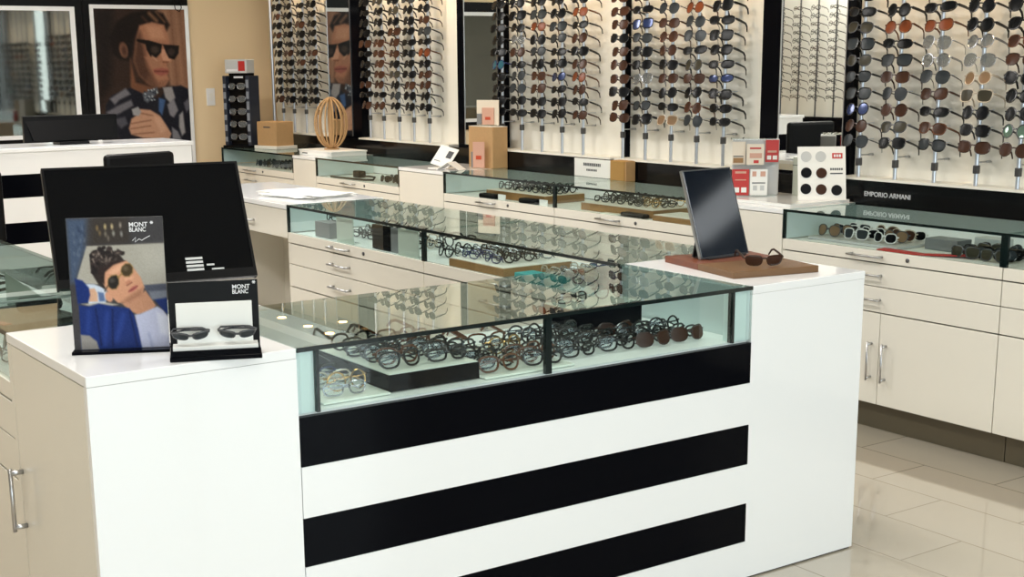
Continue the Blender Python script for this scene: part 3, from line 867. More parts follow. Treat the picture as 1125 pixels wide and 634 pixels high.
pl.rotation_euler = (R(-38), R(12), 0); pl.location = (0, -.04, .018)
MB().prism([(.012, .07), (.055, .07), (.055, .125), (.012, .125)], -.0015, -.0004).build('window', M_ink, pl)
MB().prism([(-.06, .03), (-.01, .03), (-.01, .036), (-.06, .036)], -.0015, -.0004).build('print_line', M_grey, pl)
MB().box(-.08, .085, -.055, .095, 0, .004).build('base', M_paper, t)
MB().tube([(.0, .085, .004), (.0, .075, .105)], .004, 6).build('prop', M_grey, t)
t = thing('folded_flyer', 'white folded flyer lying open beside the tilted brochure stand', 'flyer', (-7.6, 4.86, H), R(30))
fl = MB()
fl.add([(-.085, -.055, .001), (0, -.06, .05), (.08, -.055, .001), (.08, .05, .001), (0, .055, .05), (-.085, .05, .001),
        (-.085, -.055, .003), (0, -.06, .053), (.08, -.055, .003), (.08, .05, .003), (0, .055, .053), (-.085, .05, .003)],
       [(0, 5, 4, 1), (1, 4, 3, 2), (6, 7, 10, 11), (7, 8, 9, 10), (0, 1, 7, 6), (1, 2, 8, 7), (2, 3, 9, 8), (3, 4, 10, 9), (4, 5, 11, 10), (5, 0, 6, 11)]).build('sheet', M_paper, t)
t = thing('card_holder', 'small acrylic holder of pink cards beside the white tilted brochure stand', 'card holder', (-7.575, 5.05, H), R(30))
MB().box(-.05, .05, -.02, .025, 0, .006).build('base', M_acry, t)
MB().box(-.035, .05, 0, .005, .0065, .175).build('card', MATS['pink_card'], t)
MB().box(-.012, .028, -.0015, -.0004, .06, .085).build('card_mark', M_orange, t)
MB().box(-.048, -.0365, 0, .005, .0065, .11).build('card', M_grey, t)
# sign and kraft box
t = thing('counter_sign', 'small white two-line sign on the showcase before the tan display box', 'sign', (-6.535, 5.19, H), 0)
MB().box(-.175, .175, 0, .006, .002, .108).build('plate', M_paper, t)
MB().box(-.175, .175, -.02, .03, 0, .002).build('foot', M_acry, t)
text('lettering', 'NO WARRANTY', .026, M_ink, t, (0, -.0008, .066), (PI / 2, 0, 0), align='CENTER', squash=.9) if False else None
ln = MB()
for a in range(11):
    ln.box(-.085 + a * .0155, -.085 + a * .0155 + .011, -.0012, -.0003, .066, .084)
for a in range(8):
    ln.box(-.055 + a * .013, -.055 + a * .013 + .009, -.0012, -.0003, .036, .048)
ln.build('lettering', M_ink, t)
t = thing('display_box', 'upright tan speckled display box beside the small white sign', 'box', (-6.25, 5.185, H), R(0))
MB().box(-.065, .065, -.035, .04, 0, .115, bev=.002).build('box', M_kraft, t)
MB().box(.066, .075, -.03, .04, 0, .113).build('sleeve', M_carton, t)
# leaflet rack, lens card
t = thing('acrylic_slab', 'clear acrylic slab under the red leaflet rack and lens card', 'base', (-4.84, 5.03, H), R(0))
MB().box(-.29, .29, -.22, .19, 0, .014, bev=.002).build('slab', mat('white_acrylic', (226, 228, 226), .12), t)
t = thing('leaflet_rack', 'grey leaflet rack with red and white leaflets on the acrylic slab', 'leaflet rack', (-4.98, 5.0, H + .0145), R(48))
MB().box(-.11, .12, .03, .11, 0, .28, bev=.004).build('body', M_palegrey, t)
MB().box(-.115, .10, -.05, .0295, .15, .156).build('shelf', M_acry, t)
MB().box(-.115, .10, -.08, .0295, 0, .006).build('shelf', M_acry, t)
MB().box(-.12, .10, -.06, .1, .2805, .286).build('top_shelf', M_acry, t)
def leaf(x0, x1, y, z0, z1, m, marks, th=.008):
    o = MB().box(x0, x1, y, y + th, z0, z1).build('leaflet', m, t)
    mk = {}
    for (a, b, c, d_, mm) in marks:
        mk.setdefault(mm.name, (MB(), mm))[0].box(a, b, y - .0012, y - .0003, c, d_)
    for k_, (mb_, mm) in mk.items():
        mb_.build('print_patch', mm, o)
leaf(-.115, -.03, -.055, .0065, .135, M_red, [(-.105, -.078, .02, .045, M_paper), (-.068, -.042, .02, .045, M_paper), (-.1, -.045, .115, .125, MATS['pink_card']), (-.1, -.045, .08, .085, MATS['pink_card'])])
leaf(-.025, .06, -.055, .0065, .135, M_paper, [(-.015, .005, .1, .125, MATS['pink_card']), (.025, .05, .1, .125, MATS['pink_card']), (-.015, .05, .065, .07, M_ink), (-.01, .01, .03, .055, M_palegrey), (.025, .045, .03, .055, M_palegrey)])
leaf(-.115, -.05, -.02, .157, .27, MATS['cream_card'], [(-.11, -.06, .165, .19, M_wood), (-.11, -.06, .195, .2, M_ink)])
leaf(-.045, .04, -.045, .157, .26, MATS['cream_card'], [(-.03, .03, .19, .215, MATS['pink_card']), (-.01, .015, .165, .18, M_red), (-.03, .025, .235, .243, M_red)])
leaf(.05, .115, -.0, .167, .278, M_red, [(.058, .078, .18, .2, M_paper), (.086, .108, .18, .2, M_paper), (.06, .105, .215, .225, MATS['pink_card'])])
t = thing('lens_card', 'white lens sample card with seven round lenses on the acrylic slab', 'display card', (-4.6, 5.08, H + .0145), R(52))
cd = MB().box(-.115, .115, 0, .008, 0, .265).build('card', M_paper, t)
cd.rotation_euler = (R(-17), 0, 0)
def disc(x, z, r, m, nm, y=-.003):
    mb = MB()
    n = 20
    mb.add([(x + r * math.cos(2 * PI * i / n), y, z + r * math.sin(2 * PI * i / n)) for i in range(n)] + [(x + r * math.cos(2 * PI * i / n), -.0003, z + r * math.sin(2 * PI * i / n)) for i in range(n)],
           [tuple(range(n))] + [(i, (i + 1) % n, n + (i + 1) % n, n + i) for i in range(n)])
    return mb.build(nm, m, cd)
for (x, z, m) in ((-.075, .215, M_palegrey), (.0 - .005, .215, M_palegrey), (-.075, .135, LN['dark']), (-.002, .133, LN['brown']), (-.078, .055, LN['dark']), (-.004, .052, LN['brown']), (.07, .048, LN['dark'])):
    disc(x, z, .026, m, 'lens')
MB().box(.05, .1, -.0015, -.0003, .205, .232).build('red_mark', M_red, cd)
MB().box(.058, .066, -.0022, -.0016, .212, .225).box(.07, .078, -.0022, -.0016, .212, .225).box(.082, .092, -.0022, -.0016, .212, .225).build('mark_lettering', M_wtext, cd)
ln = MB()
for a in range(6):
    ln.box(.04 + a * .0105, .0475 + a * .0105, -.0012, -.0003, .147, .158)
ln.box(.04, .1, -.0012, -.0003, .128, .134).build('lettering', M_ink, cd)
MB().box(-.06, .06, .02, .08, 0, .004).build('stand', M_acry, t)
t = thing('small_box', 'pale grey box standing behind the lens sample card', 'box', (-4.86, 5.175, H + .0145), 0)
MB().box(-.01, .16, -.02, .025, 0, .19, bev=.002).build('box', mat('pale_green_grey', (182, 188, 176), .5), t)
MB().box(-.01, .16, -.021, -.0203, .15, .153).build('lid_line', M_ink, t)

# ------------------------------------------------------------------ on the end cabinet: tray, mirror, sunglasses
t = thing('wooden_tray', 'two-tone brown wooden tray on the white end cabinet', 'tray', (-3.32, 3.275, H), R(-11))
MB().box(-.215, .0, -.165, .165, 0, .022, bev=.002).build('wood_half', M_redwood, t)
MB().box(.0005, .215, -.165, .165, 0, .022, bev=.002).build('leather_half', M_brownpad, t)
t = thing('counter_mirror', 'tilted rectangular mirror standing on the wooden tray', 'mirror', (-3.405, 3.29, H + .0265), PI / 2 + R(3))
p_ = MB().box(-.118, .118, 0, .012, 0, .31)
mo = p_.build('frame', M_chrome, t); mo.rotation_euler = (R(-19), 0, 0)
MB().box(-.113, .113, -.0015, -.0003, .005, .305).build('mirror_glass', mat('clean_mirror', (196, 204, 212), .02, metal=1.), mo)
for s_ in (-1, 1):
    pass
MB().tube([(-.1, .012, .22), (-.1, .17, -.06)], .003, 5).build('prop', M_dsteel, mo) if False else None
st_ = MB().prism([(-.1, 0), (.1, 0), (.06, .16), (-.06, .16)], .058, .062).build('prop', M_dsteel, t)
MB().box(-.09, .09, -.012, .064, -.004, -.0005).build('foot', M_dsteel, t)
eyewear('sunglasses', 'dark sunglasses lying open on the leather half of the wooden tray', 'sunglasses', None, (-3.165, 3.235, H + .022 + .0205), (R(9), R(0), R(62)), 'slim', 'brown', 'brown', 'thick')

# ------------------------------------------------------------------ on the box: advert card and frame holder
P = Print(45, 470, 38, 578, 110, 140)
P.fill((64, 62, 64))
P.poly([(45, 38), (135, 38), (120, 160), (70, 300), (45, 300)], (70, 84, 108), 14)
for i in range(30):
    P.ell((70 + P.rng.random() * 60, 60 + P.rng.random() * 170), (4, 7), (40, 52, 78) if i % 2 else (110, 122, 140), 0, 4, .5)
P.poly([(160, 40), (320, 40), (320, 148), (150, 148)], (58, 52, 48), 12)
for x, z, c in ((215, 75, (196, 176, 130)), (245, 75, (200, 180, 140)), (282, 70, (150, 140, 130)), (180, 80, (130, 108, 74)), (215, 105, (120, 112, 100)), (250, 103, (150, 148, 140)), (285, 106, (140, 138, 136)), (190, 100, (110, 94, 70)), (226, 122, (110, 100, 92))):
    P.ell((x, z), (5, 10), c, 0, 4)
P.poly([(128, 152), (475, 148), (475, 330), (380, 330), (70, 300)], (168, 164, 154), 3)
P.poly([(350, 160), (475, 156), (475, 250), (390, 250)], (178, 174, 164), 20, .7)
P.poly([(368, 318), (475, 314), (475, 382), (395, 380)], (78, 82, 98), 4)
P.poly([(392, 345), (475, 342), (475, 382), (400, 380)], (118, 124, 138), 5)
# sleeve behind the head, cuff, wrist
P.poly([(110, 305), (150, 308), (205, 330), (195, 400), (120, 395)], (196, 206, 222), 4)
P.poly([(118, 328), (150, 325), (162, 345), (162, 380), (124, 380)], (206, 164, 136), 4)
P.poly([(165, 340), (190, 345), (195, 380), (168, 380)], (90, 110, 150), 4)
P.poly([(66, 282), (100, 292), (126, 322), (130, 352), (118, 384), (72, 388)], (26, 46, 108), 4)
P.poly([(90, 388), (200, 385), (250, 395), (160, 410)], (176, 170, 158), 4)
# neck, shirt
P.poly([(268, 392), (350, 360), (376, 340), (420, 405), (400, 425), (335, 440), (300, 420)], (188, 138, 110), 4)
P.poly([(322, 440), (350, 436), (425, 408), (452, 425), (478, 470), (480, 580), (342, 580)], (186, 190, 216), 4)
P.poly([(420, 430), (478, 450), (478, 540), (430, 520)], (212, 216, 232), 8, .8); P.line((380, 520), (392, 575), 5, (160, 166, 200), 6)
# jacket
P.poly([(76, 392), (120, 398), (165, 388), (225, 400), (300, 412), (318, 440), (334, 505), (346, 580), (76, 580)], (26, 46, 108), 4)
P.poly([(414, 380), (478, 372), (478, 455), (440, 412)], (26, 46, 108), 4)
for a, b, w in (((200, 430), (180, 560), 10), ((270, 440), (235, 540), 12), ((120, 420), (110, 500), 9)):
    P.line(a, b, w, (38, 62, 134), 10, .8)
for a, b in (((150, 410), (165, 560)), ((225, 415), (215, 570)), ((300, 425), (325, 570))):
    P.line(a, b, 3, (16, 28, 74), 5)
P.poly([(76, 515), (115, 520), (145, 545), (155, 580), (76, 580)], (142, 138, 134), 4)
# head
P.poly([(140, 250), (138, 205), (160, 180), (215, 172), (265, 182), (290, 215), (220, 245), (190, 290), (200, 335), (170, 310), (152, 280)], (46, 38, 36), 4)
for i in range(26):
    P.ell((150 + P.rng.random() * 110, 182 + P.rng.random() * 50), (9, 4), (96, 84, 78) if i % 2 else (30, 25, 25), P.rng.random() * 180, 3, .8)
for i in range(34):
    u_ = P.rng.random()
    bx_, by_ = (150 + 135 * u_, 196 - 26 * math.sin(PI * (u_ * .8 + .1))) if i % 3 else (146 + 14 * P.rng.random(), 200 + 60 * u_)
    P.ell((bx_ + P.rng.normal() * 5, by_ + P.rng.normal() * 6), (11, 8), (58, 48, 46) if i % 2 else (36, 30, 30), P.rng.random() * 180, 3)
for i in range(16):
    P.ell((150 + P.rng.random() * 120, 178 + P.rng.random() * 40), (7, 3), (128, 114, 106), P.rng.random() * 180, 2.5, .8)
P.ell((212, 362), (16, 22), (206, 150, 122), -20, 3)
P.poly([(188, 300), (205, 250), (250, 222), (300, 215), (332, 250), (358, 285), (372, 325), (362, 358), (335, 378), (290, 390), (250, 388), (215, 355)], (204, 150, 120), 4)
P.poly([(170, 250), (240, 215), (296, 216), (240, 232), (200, 262), (196, 310), (182, 300)], (48, 36, 34), 4)
P.poly([(215, 262), (262, 232), (300, 226), (290, 250), (235, 272)], (224, 172, 142), 6, .9)
P.poly([(330, 345), (366, 330), (358, 362), (300, 388), (262, 386)], (150, 104, 82), 8, .7)
P.poly([(285, 285), (330, 280), (312, 312), (290, 318)], (218, 164, 134), 5)
P.ell((302, 306), (15, 9), (190, 130, 104), -30, 4); P.line((295, 318), (318, 306), 2, (128, 80, 64), 3)
LL = [(209, 306), (212, 288), (228, 274), (252, 270), (263, 284), (262, 312), (248, 332), (228, 334), (214, 324)]
LR = [(270, 258), (276, 240), (294, 226), (316, 226), (328, 242), (326, 266), (308, 282), (288, 282), (274, 272)]
for L_, c_ in ((LL, (40, 36, 32)), (LR, (70, 56, 36))):
    P.poly(L_, (156, 124, 78), 3)
    mx_, my_ = sum(p[0] for p in L_) / 9, sum(p[1] for p in L_) / 9
    P.poly([(mx_ + (p[0] - mx_) * .88, my_ + (p[1] - my_) * .88) for p in L_], c_, 3)
    P.ell((mx_ - 4, my_ - 8), (10, 9), tuple(v + 34 for v in c_), 0, 7)
P.line((258, 285), (276, 268), 3, (150, 118, 70), 3); P.line((214, 312), (196, 338), 2.5, (70, 54, 40), 3)
P.ell((322, 332), (23, 8), (176, 98, 92), -30, 3); P.line((302, 343), (342, 321), 1.5, (110, 56, 52), 2)
P.noise(3)
t = thing('advert_card', 'acrylic-framed advert card of a reclining man in blue, on the white cabinet', 'advert card', ((-3.281 - 3.18) / 2, (.992 + 1.199) / 2, H), R(64))
MB().box(-.117, .117, -.03, .05, 0, .007, bev=.001).build('foot', M_black, t)
pr = P.build('print', .228, .322, M_print, t, y=0, th=.003, z0=.0075)
pr.rotation_euler = (R(-2), 0, 0)
MB().box(-.116, .116, .0035, .0075, 0, .325).build('backing', M_acry, pr)
for i, (s_, z) in enumerate((('MONT', .2985), ('BLANC', .2862))):
    text('lettering', s_, .0150, M_wtext, pr, (.033, -.0006, z + .0075), (PI / 2, 0, 0), .0003, squash=1.0 if i == 0 else .84)
st_ = MB()
for k_ in range(6):
    a = PI / 3 * k_
    st_.tube([(.0875, -.0006, .315), (.0875 + .004 * math.cos(a), -.0006, .315 + .004 * math.sin(a))], .0014, 4)
st_.tube([(.04, -.0006, .272), (.048, -.0006, .28), (.046, -.0006, .268), (.056, -.0006, .276), (.062, -.0006, .272), (.07, -.0006, .277), (.082, -.0006, .283)], .0011, 4)
st_.build('emblem', M_wtext, pr)

t = thing('frame_holder', 'black eyewear holder with a white inner panel, beside the advert card', 'display stand', ((-3.086 - 3.004) / 2, (1.164 + 1.362) / 2, H), R(67.5))
MB().box(-.108, .108, -.06, .05, 0, .012, bev=.002).build('base', M_black, t)
bk = MB().box(-.106, .106, .0, .008, .0125, .182).build('back_panel', M_blackm, t)
MB().box(-.09, .09, -.004, -.0004, .026, .132, bev=.0015).build('white_panel', M_paper, t)
MB().box(-.108, -.096, -.058, -.0005, .0125, .135).build('side_panel', M_black, t) if False else None
sd = MB().prism([(-.106, .0125), (.106, .0125), (.106, .026), (-.106, .026)], -.058, -.0545).build('front_lip', M_black, t)
MB().box(-.1, .1, -.05, -.0045, .0125, .034).build('shelf', M_paper, t)
for i, (s_, z) in enumerate((('MONT', .1655), ('BLANC', .1535))):
    text('lettering', s_, .0142, M_wtext, t, (.045, -.0008, z - .004), (PI / 2, 0, 0), .0003, squash=1.0 if i == 0 else .84)
st_ = MB()
for k_ in range(6):
    a = PI / 3 * k_
    st_.tube([(.097, -.0008, .176), (.097 + .0042 * math.cos(a), -.0008, .176 + .0042 * math.sin(a))], .0012, 4)
st_.build('emblem', M_wtext, t)
def folded_flat(label, x, dz, a):
    """folded pair seen edge-on, lens side up"""
    rz = R(67.5)
    bx, by = (-3.086 - 3.004) / 2, (1.164 + 1.362) / 2
    y = -.034
    o = eyewear('sunglasses', label, 'sunglasses', None, (bx + x * math.cos(rz) - y * math.sin(rz), by + x * math.sin(rz) + y * math.cos(rz), H + .034 + dz), (R(48), 0, rz + a), 'slim', 'grey', 'grey', 'bold', True)
    o.scale = (.68, .8, .8)
    return o
folded_flat('folded dark sunglasses lying in the black holder next to the advert card', -.058, .021, R(2))
folded_flat('folded dark sunglasses poking out of the black holder towards the glass counter', .052, .021, R(-4))

# ------------------------------------------------------------------ contents of the cases
def lay(where, name, origin, rz, cols, rows, pc, prow, z, styles, group, seed, jit=.006, open_last=True, tilt=-12, skip=(), cat='glasses'):
    """rows of pairs laid out in local x (cols) and y (rows); origin = first pair of the first row"""
    rnd = random.Random(seed)
    for r_ in range(rows):
        for c in range(cols):
            if (r_, c) in skip: continue
            kd, f, l, wd = rnd.choice(styles)
            last = open_last and r_ == rows - 1
            lx = c * pc + rnd.uniform(-jit, jit) + (pc * .12 if r_ % 2 else 0); ly = r_ * prow
            x = origin[0] + lx * math.cos(rz) - ly * math.sin(rz); y = origin[1] + lx * math.sin(rz) + ly * math.cos(rz)
            _fm, _l, _t, bot = eye_meshes(kd, 'bold', not last)
            pos = 'row %s, place %s' % (ORD[r_], ORD[c]) if cols > 1 else 'row %s' % ORD[r_]
            eyewear(name, '%s, %s %s' % (wd + ' ' + name, pos, where), cat, group, (x, y, z + bot + .0015), (R(tilt if not last else 8), 0, rz + R(rnd.uniform(-5, 5))), kd, f, l, 'bold' if f in ('black', 'tortoise') else 'thick', not last)
OPT = [('slim', 'black', 'clear', 'black slim'), ('wayfarer', 'black', 'clear', 'black'), ('round', 'black', 'clear', 'black round'), ('wayfarer', 'tortoise', 'clear', 'tortoiseshell'), ('slim', 'silver', 'clear', 'silver slim'), ('square', 'black', 'clear', 'large black')]
LIGHT = [('slim', 'silver', 'clear', 'silver slim'), ('round', 'gold', 'clear', 'gold round'), ('wayfarer', 'clear', 'clear', 'pale'), ('slim', 'blue', 'clear', 'blue slim'), ('slim', 'black', 'clear', 'black slim')]
DARK = [('wayfarer', 'black', 'dark', 'black'), ('round', 'black', 'grey', 'black round'), ('cat', 'brown', 'brown', 'brown cat-eye'), ('square', 'grey', 'olive', 'grey')]
ZI = .7945
q90 = PI / 2
def flat(name, label, cat, loc, rz, dims, m, top=None, tm=None, bev=.002):
    t = thing(name, label, cat, loc, rz)
    a, b, h = dims
    MB().box(-a / 2, a / 2, -b / 2, b / 2, 0, h, bev=bev).build('body', m, t)
    if top:
        MB().box(-a / 2 + .004, a / 2 - .004, -b / 2 + .004, b / 2 - .004, h + .0003, h + .003).build(top, tm, t)
    return t
# striped counter: local x = +Y, depth = -X
flat('display_tray', 'black-sided white tray of eyeglasses in the striped counter', 'tray', (-3.285, 1.9, ZI), q90 , (.29, .43, .046), M_black, 'white_top', M_sheet)
lay('on the black-sided tray of the striped counter', 'eyeglasses', (-3.118, 1.825), q90, 2, 7, .151, .047, ZI + .0495, OPT[:4] + OPT[:3], 'eyeglasses on the black-sided tray', 1, .001)
flat('acrylic_sheet', 'white acrylic sheet by the cabinet end of the striped counter', 'tray', (-3.22, 1.65, ZI), q90, (.20, .34, .006), M_sheet)
lay('on the acrylic sheet beside the black-sided tray', 'eyeglasses', (-3.085, 1.645), q90, 1, 6, .134, .047, ZI + .006, LIGHT, 'eyeglasses on the first acrylic sheet', 2, .012)
flat('acrylic_sheet', 'white acrylic sheet in the middle of the striped counter', 'tray', (-3.24, 2.2, ZI), q90, (.31, .40, .006), M_sheet)
lay('on the middle acrylic sheet of the striped counter', 'eyeglasses', (-3.075, 2.12), q90, 2, 7, .153, .048, ZI + .006, [OPT[0], OPT[3], LIGHT[1], OPT[1]], 'eyeglasses on the middle acrylic sheet', 3, .002)
lay('behind the middle post of the striped counter', 'eyeglasses', (-3.12, 2.44), q90, 2, 7, .148, .047, ZI, OPT[:3], 'eyeglasses behind the middle post', 4, .003, open_last=False)
lay('before the black box in the striped counter', 'eyeglasses', (-3.1, 2.715), q90, 2, 5, .142, .047, ZI, [OPT[0], OPT[2], LIGHT[0], OPT[1], DARK[2]], 'eyeglasses before the black box', 5, open_last=False)
flat('display_box', 'black box with a white top inside the striped counter', 'box', (-3.5, 2.785, ZI), q90, (.30, .15, .075), M_black, 'white_top', M_sheet)
eyewear('eyeglasses', 'black slim eyeglasses on top of the white-topped black box', 'glasses', None, (-3.5, 2.705, ZI + .0785 + .021), (R(-10), 0, q90), 'slim', 'black', 'clear', 'thick', True)
eyewear('eyeglasses', 'black round eyeglasses on top of the white-topped black box', 'glasses', None, (-3.5, 2.86, ZI + .0785 + .0295), (R(-10), 0, q90), 'round', 'black', 'clear', 'thick', True)
# island arm (front -Y)
ZS = .8235
flat('display_box', 'grey frame box in the island showcase of white cards', 'box', (-5.95, 3.1, ZS), 0, (.15, .10, .075), M_grey)
eyewear('eyeglasses', 'black slim eyeglasses on the grey frame box', 'glasses', None, (-5.95, 3.1, ZS + .075 + .0225), (R(-8), 0, 0), 'slim', 'black', 'clear', 'thick', True)
def card(label, x, y, w, h, m, rz=0.):
    t = thing('display_card', label, 'display card', (x, y, ZS), rz)
    MB().box(-w / 2, w / 2, 0, .006, .0, h).build('card', m, t)
    MB().box(-w / 2, w / 2, .0065, .04, 0, .004).build('foot', M_acry, t)
M_pgc = mat('pale_green_card', (190, 200, 190), .4)
card('pale green-white card beside the grey frame box', -5.70, 3.04, .16, .118, M_pgc)
card('pale green-white card beside the black square frame', -5.1, 3.03, .17, .118, M_pgc)
t = thing('photo_frame', 'black square frame between the two pale cards', 'frame', (-5.37, 3.05, ZS), 0)
MB().box(-.085, .085, 0, .02, 0, .112, bev=.003).build('frame', M_black, t)
MB().box(.087, .15, 0, .01, 0, .11).build('side_card', M_grey, t)
lay('behind the pale cards in the island showcase', 'eyeglasses', (-5.9, 3.19), 0, 5, 4, .148, .05, ZS, [OPT[0], OPT[1], LIGHT[2], OPT[2]], 'eyeglasses behind the pale cards', 6)
lay('beside the seam of the two island showcases', 'eyeglasses', (-5.0, 3.15), 0, 1, 7, .14, .047, ZS, [LIGHT[0], OPT[2], OPT[0]], 'eyeglasses by the island showcase seam', 7, open_last=False)
flat('display_tray', 'shallow wooden tray of eyeglasses beside the teal box', 'tray', (-4.57, 3.2, ZS), 0, (.40, .34, .032), M_wood, 'cream_lining', M_panel)
lay('on the wooden tray beside the teal box', 'eyeglasses', (-4.68, 3.07), 0, 2, 6, .16, .048, ZS + .0355, [LIGHT[0], LIGHT[3], LIGHT[2], OPT[1]], 'eyeglasses on the island wooden tray', 8, open_last=False)
flat('display_box', 'low teal box in the island showcase beside the wooden tray', 'box', (-4.17, 3.07, ZS), 0, (.24, .09, .03), M_teal)
lay('behind the teal box in the island showcase', 'eyeglasses', (-4.24, 3.15), 0, 4, 7, .15, .047, ZS, [LIGHT[0], LIGHT[3], OPT[1], LIGHT[2], ('slim', 'blue', 'teal', 'teal-lensed slim')], 'eyeglasses behind the teal box', 9, open_last=False)
# wall cases
flat('display_tray', 'pale tray of white-rimmed sunglasses below the lettered base', 'tray', (-4.2, 5.01, ZS), 0, (.52, .34, .012), M_palegrey)
lay('on the pale tray below the lettered base', 'sunglasses', (-4.38, 4.895), 0, 3, 4, .158, .058, ZS + .012,
    [('square', 'white', 'grey', 'white large'), ('aviator', 'clear', 'brown', 'pale brown'), ('cat', 'white', 'dark', 'white cat-eye'), ('square', 'silver', 'blue', 'blue-lensed large'), ('aviator', 'grey', 'tan', 'tan aviator')], 'sunglasses on the pale tray', 10, .01, cat='sunglasses', open_last=False)
t = thing('red_strip', 'bent red paper strip lying in front of the pale sunglasses tray', 'strip', (0, 0, ZS))
MB().add([(-3.99, 4.765, .006), (-3.79, 4.77, .004), (-3.58, 4.86, .012), (-3.58, 4.92, .012), (-3.78, 4.83, .004), (-4.0, 4.83, .006),
          (-3.99, 4.765, .002), (-3.79, 4.77, 0), (-3.58, 4.86, .008), (-3.58, 4.92, .008), (-3.78, 4.83, 0), (-4.0, 4.83, .002)],
         [(0, 1, 4, 5), (1, 2, 3, 4), (11, 10, 7, 6), (10, 9, 8, 7), (0, 6, 7, 1), (1, 7, 8, 2), (2, 8, 9, 3), (3, 9, 10, 4), (4, 10, 11, 5), (5, 11, 6, 0)]).build('strip', M_red, t)
flat('display_box', 'grey box between the pale tray and the dark sunglasses', 'box', (-3.81, 5.02, ZS), 0, (.17, .1, .05), M_grey)
flat('display_box', 'second pale grey box against the base, next to the dark sunglasses', 'box', (-3.65, 5.12, ZS), 0, (.14, .08, .06), M_palegrey)
lay('beside the grey box below the lettered base', 'sunglasses', (-3.6, 4.845), 0, 2, 5, .15, .05, ZS, DARK, 'dark sunglasses beside the grey box', 11, cat='sunglasses', open_last=False)
lay('in the showcase at the photo edge', 'sunglasses', (-3.22, 4.85), 0, 3, 5, .15, .05, ZS, DARK + [('slim', 'silver', 'clear', 'silver')], 'sunglasses in the showcase at the photo edge', 12, cat='sunglasses', open_last=False)
# showcase beside the brochure cabinet
flat('display_tray', 'wooden tray of black frames by the brochure cabinet', 'tray', (-6.84, 4.98, ZS), 0, (.62, .30, .045), M_wood, 'cream_lining', M_panel)
lay('on the wooden tray by the brochure cabinet', 'eyeglasses', (-7.05, 4.9), 0, 4, 4, .145, .055, ZS + .0485, OPT[:3], 'eyeglasses on the tray by the brochure cabinet', 13, open_last=False)
for x, lab in ((-7.05, 'black folded case beside the white tag'), (-6.62, 'black folded case in front of the wooden tray, near the seam')):
    flat('glasses_case', lab, 'case', (x, 4.79, ZS), R(4), (.17, .055, .03), M_blackm, bev=.01)
for x, lab in ((-6.9, 'small white tag between the two black cases'), (-6.47, 'small white tag beside the showcase seam')):
    t = thing('price_tag', lab, 'tag', (x, 4.775, ZS), 0)
    MB().prism([(-.04, 0), (.04, 0), (.04, .035), (-.04, .035)], 0, .002).build('face', M_paper, t)
    MB().prism([(-.04, .0), (.04, .0), (.04, .003), (-.04, .003)], .0025, .03).build('foot', M_paper, t)
flat('display_tray', 'wooden tray of black frames under the small white sign', 'tray', (-5.86, 4.97, ZS), 0, (.62, .30, .04), M_wood, 'cream_lining', M_panel)
lay('on the wooden tray under the small white sign', 'eyeglasses', (-6.08, 4.89), 0, 4, 4, .145, .055, ZS + .0435, OPT[:3] + [LIGHT[1]], 'eyeglasses on the tray under the white sign', 14, open_last=False)
flat('glasses_case', 'black folded case in front of the tray under the white sign', 'case', (-5.66, 4.79, ZS), R(-3), (.2, .055, .024), M_blackm, bev=.01)
flat('acrylic_sheet', 'white sheet in front of the tray under the white sign', 'tray', (-5.85, 4.785, ZS), 0, (.16, .05, .006), M_sheet)
flat('display_tray', 'small empty wooden tray behind the tilted counter mirror', 'tray', (-5.32, 4.86, ZS), 0, (.32, .2, .03), M_wood, 'cream_lining', M_panel)
# showcase with the cable
t = thing('cable', 'black cable with a dark plug lying in the showcase by the hoop stand', 'cable', (-8.95, 4.88, ZS))
MB().tube([(0, .06, .012), (.12, .05, .02), (.22, .04, .018), (.3, -.02, .008), (.26, -.07, .008), (.0, -.09, .008), (-.2, -.1, .008)], .007, 8).build('cord', M_blackm, t)
MB().box(-.1, .0, .03, .09, 0, .05, bev=.008).build('plug', M_blackm, t)
lay('beside the black cable in the showcase', 'sunglasses', (-8.5, 4.87), 0, 3, 3, .15, .055, ZS, [DARK[0], DARK[1], DARK[3]], 'sunglasses beside the black cable', 15, cat='sunglasses', open_last=False)
# far showcase
lay('in the showcase under the eyewear rack', 'sunglasses', (-10.6, 4.86), 0, 5, 4, .16, .06, ZS, [DARK[1], DARK[3], ('aviator', 'grey', 'grey', 'grey aviator'), LIGHT[0]], 'sunglasses in the showcase under the rack', 16, cat='sunglasses', open_last=False)
flat('display_box', 'black box in the showcase under the eyewear rack', 'box', (-10.35, 5.16, ZS), 0, (.2, .08, .09), M_blackm)
# left arm
flat('display_tray', 'dark brown padded tray in the island showcase beside the advert card', 'tray', (-4.6, 1.22, ZS), R(10), (.36, .26, .022), mat('taupe_pad', (84, 76, 68), .6))
flat('orange_strip', 'orange strip on the dark brown padded tray edge', 'strip', (-4.46, 1.115, ZS + .0225), R(15), (.1, .03, .003), M_orange, bev=.0)
flat('glasses_case', 'black soft case on the dark brown padded tray', 'case', (-4.62, 1.29, ZS + .0225), R(80), (.15, .07, .045), M_blackm, bev=.018)
t = thing('glass_partition', 'upright clear partition with white top strip across the island showcase beside the advert card', 'partition', (-4.235, .95, ZS))
MB().box(-.003, .003, 0, .49, .0005, .122).build('pane', M_acry, t)
MB().box(-.007, .007, 0, .49, .1225, .1285).build('top_strip', M_paper, t)
lay('behind the dark brown padded tray', 'sunglasses', (-5.4, 1.02), 0, 3, 5, .15, .055, ZS, DARK[:2] + [LIGHT[0], OPT[0]], 'sunglasses behind the brown padded tray', 17, cat='sunglasses')
lay('between the partition and the white cabinet', 'sunglasses', (-4.12, .99), 0, 3, 5, .15, .055, ZS, [DARK[0], LIGHT[0], DARK[3], ('square', 'silver', 'light', 'clear')], 'sunglasses between partition and cabinet', 18, cat='sunglasses')
